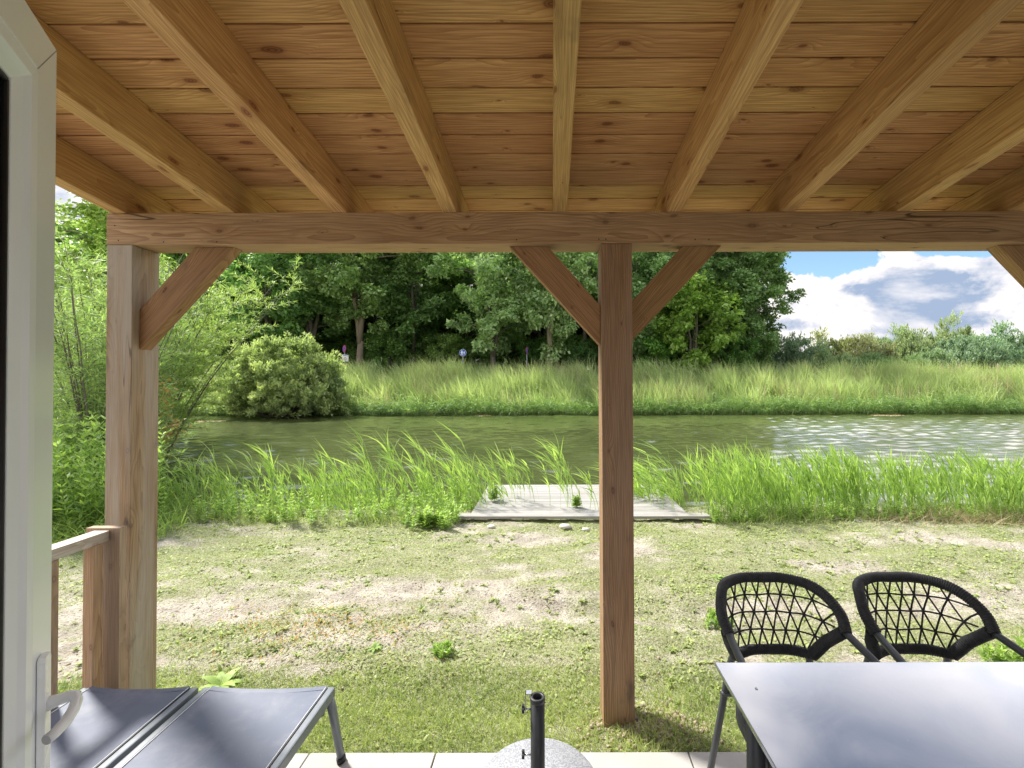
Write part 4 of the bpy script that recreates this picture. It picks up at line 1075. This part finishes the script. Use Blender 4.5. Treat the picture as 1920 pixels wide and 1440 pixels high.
wood_tree(3, 1065, 47, 1.0, 5.4, (.9, 1.05, .95), 'slender tall tree behind the pale trunked tree', (1.2, 1.2, 1.2))
wood_tree(2, 1215, 40, .95, 5.1, (.95, 1.15, 1.05), 'grey green tree just right of the middle post')
wood_tree(4, 1302, 36.5, 1.0, .7, (1.0, 1.2, .58), 'small yellow green maple in front of the dark trees right of the post')
wood_tree(0, 1285, 42, 1.02, 2.9, (.85, 1.05, 1.0), 'tall tree right behind the yellow green maple')
wood_tree(1, 1355, 40, 1.0, .2, (.70, .88, .75), 'large dark green tree at the right end of the wood against the sky')
wood_tree(2, 1402, 38.5, .72, 1.2, (.62, .80, .65), 'smaller dark tree at the foot of the right end of the wood')
wood_tree(0, 415, 41, .98, 5.5, (.55, .75, .55), 'dark tree with a bare trunk behind the hanging willow branches', (.6, .6, .6))
wood_tree(1, 330, 42, 1.0, 3.3, (.7, .95, .6), 'dark tree seen just right of the left post')
wood_tree(2, 200, 40, 1.0, 4.4, (.9, 1.1, .7), 'tree behind the left post')
wood_tree(0, 60, 44, 1.0, 1.0, (.9, 1.1, .7), 'tree behind the open door, left of the left post')
wood_tree(4, 1235, 39, .55, 2.7, (.8, 1.2, .6), 'low bushy tree right of the middle post, under the grey green tree')
wood_tree(4, 845, 40.5, .50, 1.7, (.8, .95, .6), 'low bushy tree just left of the round blue sign')
wood_tree(4, 730, 41, .55, 3.9, (.7, .95, .6), 'low bushy tree between the fork-trunked tree and the blue sign')
wood_tree(4, 1375, 37.5, .50, 5.2, (.55, .85, .5), 'low bushy tree under the large dark tree')
wood_tree(4, 1000, 40.5, .42, .2, (.5, .8, .5), 'low bushy tree left of the pale trunk')
wood_tree(4, 1085, 40.5, .40, 4.2, (.45, .7, .5), 'low bushy tree between the pale trunk and the middle post')
rear = 'dark tree in the rear rows of the wood, seen through gaps between nearer trees'
for i, px in enumerate(range(-40, 1370, 50)):
    k_ = (i * 7) % 3
    wood_tree(k_, px + rnd.uniform(-12, 12), 48 + (i % 3) * 3.2, rnd.uniform(.95, 1.12), rnd.uniform(0, 6), (.60, .76, .54), rear, (.5, .5, .5))
for i, px in enumerate(range(-30, 1420, 40)):
    wood_tree(4, px + rnd.uniform(-12, 12), 43.5 + (i % 3) * 1.6, rnd.uniform(.5, .72), rnd.uniform(0, 6), (.72, .92, .60), 'low dark undergrowth bush between the trunks inside the wood', (.5, .5, .5), .55)
for i, px in enumerate(range(-40, 1410, 36)):
    wood_tree(4, px + rnd.uniform(-12, 12), 53 + (i % 3) * 2.2, rnd.uniform(.75, .95), rnd.uniform(0, 6), (.60, .78, .52), 'dark bush at the back of the wood, closing the gaps under the crowns', (.5, .5, .5), .9)

# ------------------------------------------------------------------ bushes
def make_bush(name, seed, rx, ry, H, leafL, nleaf, mat, nclu=50, wid=.4, flat=.9, clu=(.28, .5), loc=(0, 0, 0), base=.0):
    rg = np.random.default_rng(seed); r = empty(name, loc)
    d_ = unit(rg.normal(0, 1, (nclu, 3))); d_[:, 2] = np.abs(d_[:, 2]); q = rg.random(nclu) ** .3
    C = d_ * q[:, None] * np.array([rx, ry, H * flat]); C[:, 2] += base
    R = rg.uniform(*clu, nclu) * min(rx, H) * .62
    mb = MB()
    for c_ in C[:36]:
        v_ = Vector(c_); mb.tube([Vector(loc) + Vector((v_.x * .12, v_.y * .12, -.3)), Vector(loc) + v_ * .5 + Vector((0, 0, .12)), Vector(loc) + v_ * .97], [.05 * H / 4, .03 * H / 4, .01], 5)
    mb.build('stems', 'bark', r)
    ids = rg.integers(0, nclu, nleaf); n = nleaf
    sub = rg.integers(0, 14, n); so_ = unit(rg.normal(0, 1, (nclu, 14, 3)))[ids, sub]; so_[:, 2] = np.where(so_[:, 2] < -.4, -so_[:, 2], so_[:, 2])
    ext = (1 + .75 * rg.random((nclu, 14)) ** 4)[ids, sub][:, None]
    t_ = rg.random(n)[:, None] * ext                  # leaves run along upright shoots
    pos = C[ids] + so_ * (R[ids][:, None]) * (.45 + .65 * t_) + rg.normal(0, .10, (n, 3)) * R[ids][:, None]
    pos[:, 2] = np.maximum(pos[:, 2], -.15)
    D_ = unit(so_ * .7 + np.array([0, 0, .7]) + rg.normal(0, .6, (n, 3))); N_ = unit(rg.normal(0, .6, (n, 3)) + np.array([0, 0, .9]) + so_ * .3)
    t_ = np.minimum(t_, 1)
    L = leafL * rg.uniform(.6, 1.3, n)
    tint = np.clip(rg.normal(.38, .17, n) + .35 * t_[:, 0] ** 2 + rg.normal(0, .12, nclu)[ids], 0, 1)
    V, Q, T = leaf_arrays(leaves(pos + np.array(loc), D_, N_, L, L * wid), tint)
    np_mesh('crown', V, Q, mat, r, T)
    return r
# the big round willow bush at the far bank
bx = P(524, 770, 25.2)
wb = make_bush('willow_bush', 201, 3.35, 2.3, 4.5, .18, 95000, 'bush_leaf', 120, .4, clu=(.16, .42))
place(wb, (bx.x, 25.3, WATER + .1)); tag(wb, 'big rounded pale green willow bush leaning over the water on the far bank', 'bush')
# bushes to the right, beyond the far meadow
bk = [make_bush('bush', 211, 3.6, 2.8, 3.6, .24, 16000, 'bush_leaf', 60, .4, clu=(.22, .42)), make_bush('bush', 212, 3.2, 2.6, 4.4, .24, 16000, 'bush_leaf', 60, .4, clu=(.2, .4))]
ub_ = [False, False]
BG = 'pale bushes beyond the far meadow on the right'
def bush(kind, px, Yd, top, s_, col, label, group=BG):
    r = bk[kind] if not ub_[kind] else dup(bk[kind]); ub_[kind] = True
    xw = P(px, 700, Yd).x; g_ = float(terrain(xw, Yd)); Hn = ((715 - top) / 860 * Yd + 1.6 - g_) / (3.6 if kind == 0 else 4.4) / .98
    place(r, (xw, Yd, g_ - .1), s_, rnd.uniform(0, 6), Hn)
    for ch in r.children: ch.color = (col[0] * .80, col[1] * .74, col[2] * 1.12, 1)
    tag(r, label, 'bush', group)
gg = (.85, .98, 1.0)
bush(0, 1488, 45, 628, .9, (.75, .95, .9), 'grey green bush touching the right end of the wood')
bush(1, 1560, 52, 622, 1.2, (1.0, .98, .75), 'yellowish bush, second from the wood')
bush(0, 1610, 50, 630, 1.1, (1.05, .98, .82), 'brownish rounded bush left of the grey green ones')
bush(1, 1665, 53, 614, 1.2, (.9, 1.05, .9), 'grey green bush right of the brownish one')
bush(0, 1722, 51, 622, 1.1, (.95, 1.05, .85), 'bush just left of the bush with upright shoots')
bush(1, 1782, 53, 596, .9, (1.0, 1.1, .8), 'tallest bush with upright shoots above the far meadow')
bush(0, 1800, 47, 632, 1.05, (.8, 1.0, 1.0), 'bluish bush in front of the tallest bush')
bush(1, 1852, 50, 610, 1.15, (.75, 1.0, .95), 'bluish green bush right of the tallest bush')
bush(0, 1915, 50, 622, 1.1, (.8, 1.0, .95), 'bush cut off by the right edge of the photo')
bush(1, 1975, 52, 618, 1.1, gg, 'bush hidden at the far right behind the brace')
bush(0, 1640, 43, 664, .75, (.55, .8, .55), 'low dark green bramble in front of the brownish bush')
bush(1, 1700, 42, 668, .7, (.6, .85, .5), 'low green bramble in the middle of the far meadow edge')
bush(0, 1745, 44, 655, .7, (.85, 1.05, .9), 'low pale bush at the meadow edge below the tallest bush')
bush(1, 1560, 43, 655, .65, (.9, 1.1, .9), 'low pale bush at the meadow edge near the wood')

# far horizon tree belt
acc = Acc()
# ------------------------------------------------------------------ far bank vegetation
def fb(n, ya, yb, x0=-31, x1=36): return RG.uniform(x0, x1, n), RG.uniform(ya, yb, n)
acc = Acc()
x, d = fb(88000, .0, 1.0); d = d ** .8 * 8.6; y = bankline(x) + .15 + d
k = np.abs(x / y) < 1.25; x, y, d = x[k], y[k], d[k]; n = len(x)
pt = fbm(x * .45, y * .6, 41, 4); pt2 = fbm(x * 1.6, y * 2.0, 43, 3)
cm = fbm(x * 1.1, y * 1.1, 143, 2)
H = 1.15 * (.5 + .7 * pt + .35 * RG.random(n)) * (.35 + 1.35 * sstep(.25, .75, cm))
clump = unit(np.stack([np.sin(pt2 * 40), np.cos(pt2 * 57), 0 * x], 1)) * .20
D = np.stack([RG.normal(-.04, .17, n), RG.normal(-.05, .22, n), np.ones(n)], 1) + clump
bend = np.stack([RG.normal(-.12, .20, n), RG.normal(-.08, .2, n), -RG.random(n) * .35], 1)
acc.rib(np.stack([x, y, terrain(x, y) - .05], 1), D, bend, H, RG.uniform(.02, .042, n), np.clip(.5 + (pt - .5) * 1.2 + (pt2 - .5) * .9 + (cm - .5) * .6 + RG.normal(0, .22, n), 0, 1), 3)
n = 1500; x, d = fb(n, .0, 7.5); y = bankline(x) + .3 + d; cl = fbm(x * .6, y * .7, 147, 3); k = (cl > .52) & (np.abs(x / y) < 1.25); x, y = x[k], y[k]
herb(acc, x, y, RG.uniform(.7, 1.35, len(x)), .20, .35, 8, narrow=.34, thin=.03)
x, d = fb(9500, .0, 8.0); y = bankline(x) + d; cl = fbm(x * .5, y * .8, 47, 3); k = (cl > .52) & (np.abs(x / y) < 1.25); x, y = x[k], y[k]; n = len(x)
acc.rib(np.stack([x, y, terrain(x, y)], 1), np.stack([RG.normal(0, .12, n), RG.normal(0, .12, n), np.ones(n)], 1), np.stack([RG.normal(-.1, .1, n), 0*x, 0*x], 1), RG.uniform(1.1, 1.75, n), RG.uniform(.015, .03, n), RG.random(n), 2, taper=4, m=1)
tag(acc.build('bank_grass', ['far_reed_leaf', 'dry_leaf']), 'sunlit tall grass and reeds covering the far river bank', 'grass', kind='stuff')
acc = Acc()                                            # green fringe along the waterline
n = 5200; x = RG.uniform(-31, 34, n); y = bankline(x) - .25 + RG.random(n) * .9
B = np.stack([x, y, np.maximum(terrain(x, y), WATER - .05)], 1)
H = RG.uniform(.35, 1.0, n) * (.45 + 1.1 * fbm(x * 1.1, y * .8, 45))
D = np.stack([RG.normal(-.05, .2, n), RG.normal(-.1, .2, n), np.ones(n)], 1)
acc.rib(B, D, np.stack([RG.normal(0, .1, n), RG.normal(-.1, .1, n), 0*x], 1), H, np.full(n, .014), RG.random(n) * .3, 2)
for k_ in range(6):
    t_ = RG.uniform(.3, 1, n); a = RG.uniform(0, 2*PI, n)
    acc.rib(B + unit(D) * (H * t_)[:, None], np.stack([np.cos(a), np.sin(a), RG.uniform(.3, 1.3, n)], 1), np.stack([-.15 + 0*a, -.1 + 0*a, -RG.uniform(.4, 1.1, n)], 1), RG.uniform(.25, .5, n), RG.uniform(.025, .045, n), np.clip(RG.normal(.3, .2, n), 0, 1), 3)
o_ = acc.build('waterside_reeds', ['reed_leaf']); o_.color = (.92, .92, 1.15, 1)
tag(o_, 'darker green reeds hanging over the far waterline', 'reeds', kind='stuff')
# upright reeds with heads standing above the grass against the wood
acc = Acc()
n = 420; px = RG.choice([700, 860, 1180, 1230, 1290, 1240, 600, 1700, 960], n) + RG.normal(0, 28, n); y = RG.uniform(30, 34, n); x = (px - 1035) / 860 * y
reeds(acc, x, y, RG.uniform(1.0, 1.9, n), -.15, 5, .04, .55)
tag(acc.build('tall_reeds', ['far_reed_leaf']), 'single taller reeds rising above the far bank grass before the wood', 'reeds', kind='stuff')
# meadow shrubs on the crest under the wood
# floating weed mats
def mat_weed(px, py, w, label):
    Yp = (1.6 - WATER) * 860 / (py - 715); p_ = P(px, py, Yp); m_ = 140
    a = RG.uniform(0, 2*PI, m_); q = RG.random(m_) ** .5
    a_ = Acc(); B = np.stack([p_.x + np.cos(a) * q * w, p_.y + np.sin(a) * q * .35, np.full(m_, WATER + .006)], 1)
    b_ = RG.uniform(0, 2*PI, m_); a_.leaf(B, np.stack([np.cos(b_), np.sin(b_), .02 + 0*b_], 1), np.tile([0, 0, 1.0], (m_, 1)), RG.uniform(.1, .3, m_), RG.uniform(.06, .16, m_), RG.random(m_))
    tag(a_.build('floating_weed', ['dry_leaf']), label, 'floating weed', 'mats of weed floating on the river')
mat_weed(400, 788, .75, 'pale weed mat floating below the big willow bush')
mat_weed(360, 790, .45, 'small weed mat floating nearest the left post')
mat_weed(905, 779, .35, 'small weed patch floating at the foot of the far bank below the blue sign')
mat_weed(1665, 781, .8, 'brown weed drift along the far waterline on the right')

# ------------------------------------------------------------------ left bank: young willows and undergrowth
def willow(name, x0, y0, H, nst, spread, seed, label, leafL=.10, tw=26, lw=.011, lean=(0, 0), fill=1.0, col=(1, 1, 1), q0=.1):
    rg = np.random.default_rng(seed); r = empty(name, (x0, y0, float(terrain(x0, y0))))
    z0 = float(terrain(x0, y0)); mb = MB(); Cs = []; Ds = []
    for s_ in range(nst):
        a = rg.uniform(0, 2*PI); sp = rg.uniform(.3, 1) * spread; h = H * rg.uniform(.65, 1)
        b0 = np.array([x0 + math.cos(a) * .2 * sp, y0 + math.sin(a) * .2 * sp, z0 - .1])
        end = np.array([math.cos(a) * sp + lean[0] * h, math.sin(a) * sp + lean[1] * h, 0])
        pts = [b0 + end * (q ** 1.5) + np.array([0, 0, h * q]) + rg.normal(0, .02, 3) * q for q in np.linspace(0, 1, 9)]
        mb.tube([Vector(p_) for p_ in pts], list(np.linspace(.016, .003, 9) * (H / 3.5)), 5)
        for k in range(int(tw)):
            q = rg.uniform(q0, 1.0); i = min(7, int(q * 8)); f = q * 8 - i
            base = pts[i] * (1 - f) + pts[i+1] * f; b = rg.uniform(0, 2*PI)
            out = np.array([math.cos(b), math.sin(b), rg.uniform(.3, 1.1)]); tl = rg.uniform(.25, .75) * (1.15 - .6 * q) * H / 3.4
            seg = [base + out * tl * w_ + np.array([0, 0, -.28 * tl * w_ * w_]) for w_ in np.linspace(0, 1, 5)]
            mb.tube([Vector(p_) for p_ in seg], [.0035, .003, .0025, .002, .001], 4, caps=False)
            nl = int(34 * tl / .5 * fill); w_ = rg.random(nl)[:, None]
            Cs.append(base + out * tl * w_ + np.array([0, 0, -.28]) * tl * w_ * w_); Ds.append(np.tile(out / np.linalg.norm(out), (nl, 1)))
    mb.build('stems', 'bark', r)
    C = np.concatenate(Cs); D0 = np.concatenate(Ds); n = len(C)
    D_ = unit(D0 * .8 + rg.normal(0, .55, (n, 3)) + np.array([0, 0, -.05])); N_ = unit(rg.normal(0, .5, (n, 3)) + np.array([0, 0, 1]))
    L = leafL * rg.uniform(.6, 1.25, n)
    V, Q, T = leaf_arrays(leaves(C, D_, N_, L, lw * rg.uniform(.8, 1.3, n)), np.clip(rg.normal(.5, .24, n), 0, 1))
    cr = np_mesh('crown', V, Q, 'willow_leaf', r, T); cr.color = tuple(col) + (1,)
    tag(r, label, 'willow')
willow('young_willow', -6.2, 6.3, 3.6, 22, 1.0, 301, 'bright narrow leaved willow left of the left post, seen past the door edge', .115, 26, .013)
willow('young_willow', -7.4, 7.6, 4.4, 22, 1.4, 302, 'taller narrow leaved willow behind the willow by the door', .12, 26, .014, fill=1.1)
willow('young_willow', -8.9, 9.9, 4.9, 26, 1.9, 303, 'spreading yellowish willow whose branches hang right of the left post', .13, 28, .017, lean=(.22, 0), fill=1.2, col=(1.08, 1.04, .9), q0=.3)
willow('young_willow', -9.6, 10.6, 4.6, 22, 1.6, 304, 'willow behind the left post, farthest of the left bank willows', .14, 24, .018)
bt = make_tree('shade_tree', 311, 9.6, 2.2, 2.4, .15, 22000, .12, '', nclu=60, clu=(.35, .7), wid=.6)
bt.location = (-15.2, 16.5, 0); tint_tree(bt, (1.15, 1.25, .8)); tag(bt, 'light green tree whose top shows between the door and the left end of the beam', 'tree')
acc = Acc()
n = 2600; x = RG.uniform(-8.5, -4.3, n); y = RG.uniform(4.6, 9.5, n)
k = (shore(x, y) > .0) & (x / y < -.86) & (x / y > -1.3) ; x, y = x[k], y[k]
herb(acc, x, y, RG.uniform(.4, 1.25, len(x)), .13, .45, 10, narrow=.26)
n = 9000; x = RG.uniform(-8, -4, n); y = RG.uniform(4.3, 7, n); k = (x / y < -.8) & (x / y > -1.3); x, y = x[k], y[k]; n = len(x)
acc.rib(np.stack([x, y, terrain(x, y)], 1), np.stack([RG.normal(0, .35, n), RG.normal(0, .35, n), np.ones(n)], 1), np.stack([RG.normal(-.2, .5, n), RG.normal(0, .5, n), -RG.random(n) * .9], 1), RG.uniform(.18, .5, n), RG.uniform(.006, .012, n), np.clip(RG.normal(.7, .2, n), 0, 1), 4)
tag(acc.build('undergrowth', ['weed_leaf']), 'dense tall leafy undergrowth at the foot of the willows left of the post', 'undergrowth', kind='stuff')
# bramble spray with reddish leaves right of the left post
a_ = Acc(); 
for (px, py, m_) in ((325, 800, 90), (305, 815, 90), (300, 850, 60), (310, 745, 60), (300, 770, 70), (305, 720, 40)):
    c_ = P(px, py, 6.6); B = np.array(c_) + RG.normal(0, .075, (m_, 3)); a = RG.uniform(0, 2*PI, m_)
    a_.leaf(B, np.stack([np.cos(a), np.sin(a), RG.normal(0, .5, m_)], 1), RG.normal(0, .4, (m_, 3)) + np.array([0, 0, 1]), RG.uniform(.04, .075, m_), RG.uniform(.03, .05, m_), RG.random(m_) ** (1.6 if py < 830 else 4))
pth = [P(288, 930, 6.6), P(292, 860, 6.6), P(300, 815, 6.6), P(325, 798, 6.6)]
V_, Q_, k_ = ribbons(np.array([pth[0]]), np.array([[.03, 0, 1.0]]), np.array([[.25, 0, -.1]]), np.array([1.15]), np.array([.012]), 4); a_.put(V_, Q_, np.full(len(V_), .4))
V_, Q_, k_ = ribbons(np.array([pth[0]]), np.array([[.0, 0, 1.0]]), np.array([[.05, 0, 0]]), np.array([1.6]), np.array([.012]), 4); a_.put(V_, Q_, np.full(len(V_), .4))
tag(a_.build('bramble', ['red_leaf']), 'bramble spray with some reddish leaves sticking out right of the left post', 'bramble')

# ------------------------------------------------------------------ signs and stakes on the far bank
def flat_disc(mb, c_, r, axis_u, nrm, t0, t1, n=28, mi=0):
    poly = [(r * math.cos(a), r * math.sin(a)) for a in np.linspace(0, 2*PI, n, endpoint=False)]
    mb.prism(poly, t0, t1, lambda a, b_, w: c_ + axis_u * a + Vector((0, 0, 1)) * b_ + nrm * w)
def sign_frame(px, py, Yd, yaw, name, label):
    p_ = P(px, py, Yd); g_ = float(terrain(p_.x, p_.y)); r = empty(name, (p_.x, p_.y, g_)); tag(r, label, 'sign')
    u_ = Vector((math.cos(yaw), math.sin(yaw), 0)); n_ = Vector((math.sin(yaw), -math.cos(yaw), 0))
    mb = MB(); mb.tube([(p_.x, p_.y + .03, g_ - .3), (p_.x, p_.y + .03, p_.z + .1)], .03, 8); mb.build('pole', 'sign_back', r)
    return r, p_, u_, n_
YS = 34.0
r, c_, u_, n_ = sign_frame(868, 661, YS, 0, 'pedestrian_sign', 'round blue sign with white adult and child figures on far bank')
R_ = 6.6 / 860 * YS
mb = MB(); flat_disc(mb, c_, R_, u_, n_, .0, .02); mb.build('rim', 'sign_white', r)
mb = MB(); flat_disc(mb, c_, R_ * .94, u_, n_, .022, .026); mb.build('disc', 'sign_blue', r)
def figure(cx_, h):
    mb = MB(); s_ = h
    def pr(pts): mb.prism([(cx_ + a * s_, (b_ - .5) * s_) for a, b_ in pts], .029, .034, lambda a, b_, w: c_ + u_ * a + Vector((0, 0, b_)) + n_ * w)
    pr([(.085 * math.cos(a), .91 + .085 * math.sin(a)) for a in np.linspace(0, 2*PI, 12, endpoint=False)])
    pr([(-.10, .80), (-.13, .44), (.13, .44), (.10, .80)])
    pr([(-.13, .435), (-.20, .0), (-.10, .0), (-.01, .435)]); pr([(.01, .435), (.11, .0), (.21, .0), (.13, .435)])
    pr([(-.105, .79), (-.27, .48), (-.21, .45), (-.12, .62)]); pr([(.105, .79), (.25, .52), (.20, .48), (.12, .62)])
    mb.build('figure', 'sign_white', r)
figure(-.045 - .02, R_ * 1.45); figure(.10, R_ * .95)
r, c_, u_, n_ = sign_frame(646, 653, YS - 1, math.radians(-44), 'no_stopping_sign', 'round blue and red sign above a white notice board, beside the willow bush')
mb = MB(); flat_disc(mb, c_, .27, u_, n_, 0, .02); mb.build('rim', 'sign_red', r)
mb = MB(); flat_disc(mb, c_, .21, u_, n_, .022, .026); mb.build('disc', 'sign_blue', r)
for s_ in (-1, 1):
    if s_ > 0: continue
    mb = MB(); mb.prism([(-.17, .13), (-.13, .17), (.17, -.13), (.13, -.17)], .028, .032, lambda a, b_, w: c_ + u_ * a + Vector((0, 0, b_)) + n_ * w); mb.build('bar', 'sign_red', r)
u2 = Vector((math.cos(.15), math.sin(.15), 0)); n2 = Vector((math.sin(.15), -math.cos(.15), 0)); c2_ = c_ + Vector((.08, -.05, -.66)); tilt = -.08
fb_ = lambda a, b_, w: c2_ + u2 * a + Vector((0, 0, b_ + a * tilt)) + n2 * w
mb = MB(); mb.prism([(-.22, -.23), (.22, -.23), (.22, .23), (-.22, .23)], 0, .02, fb_); bd_ = mb.build('notice_board', 'sign_white', r)
mb = MB(); mb.tube([fb_(.075 * math.cos(a), -.06 + .1 * math.sin(a), .025) for a in np.linspace(0, 2*PI, 20, endpoint=False)], .014, 6, closed=True); mb.build('red_ring', 'sign_red', bd_)
mb = MB(); mb.prism([(-.19, .14), (.19, .14), (.19, .18), (-.19, .18)], .022, .026, fb_); mb.build('blue_line', 'sign_blue', bd_)
r, c_, u_, n_ = sign_frame(988, 657, YS + 1, math.radians(78), 'edge_on_sign', 'round blue sign seen nearly edge on, left of the middle post')
mb = MB(); flat_disc(mb, c_, .27, u_, n_, 0, .02); mb.build('rim', 'sign_red', r)
mb = MB(); flat_disc(mb, c_, .21, u_, n_, .022, .026); mb.build('disc', 'sign_blue', r)
for px, py, lab in ((1800, 690, 'grey wooden stake at the meadow edge below the tallest bush'), (1872, 690, 'grey wooden stake at the meadow edge right of the other stake'), (1698, 692, 'thin wooden stake at the meadow edge, leftmost of the stakes')):
    p_ = P(px, py, 36.5); g_ = float(terrain(p_.x, p_.y))
    tag(timber('stake', (p_.x, p_.y, g_ - .2), (p_.x, p_.y, p_.z + .25), .12, .12, 'stake_wood', None, upv=(0, 1, 0), bevel=.01), lab, 'stake', 'wooden stakes at the far meadow')
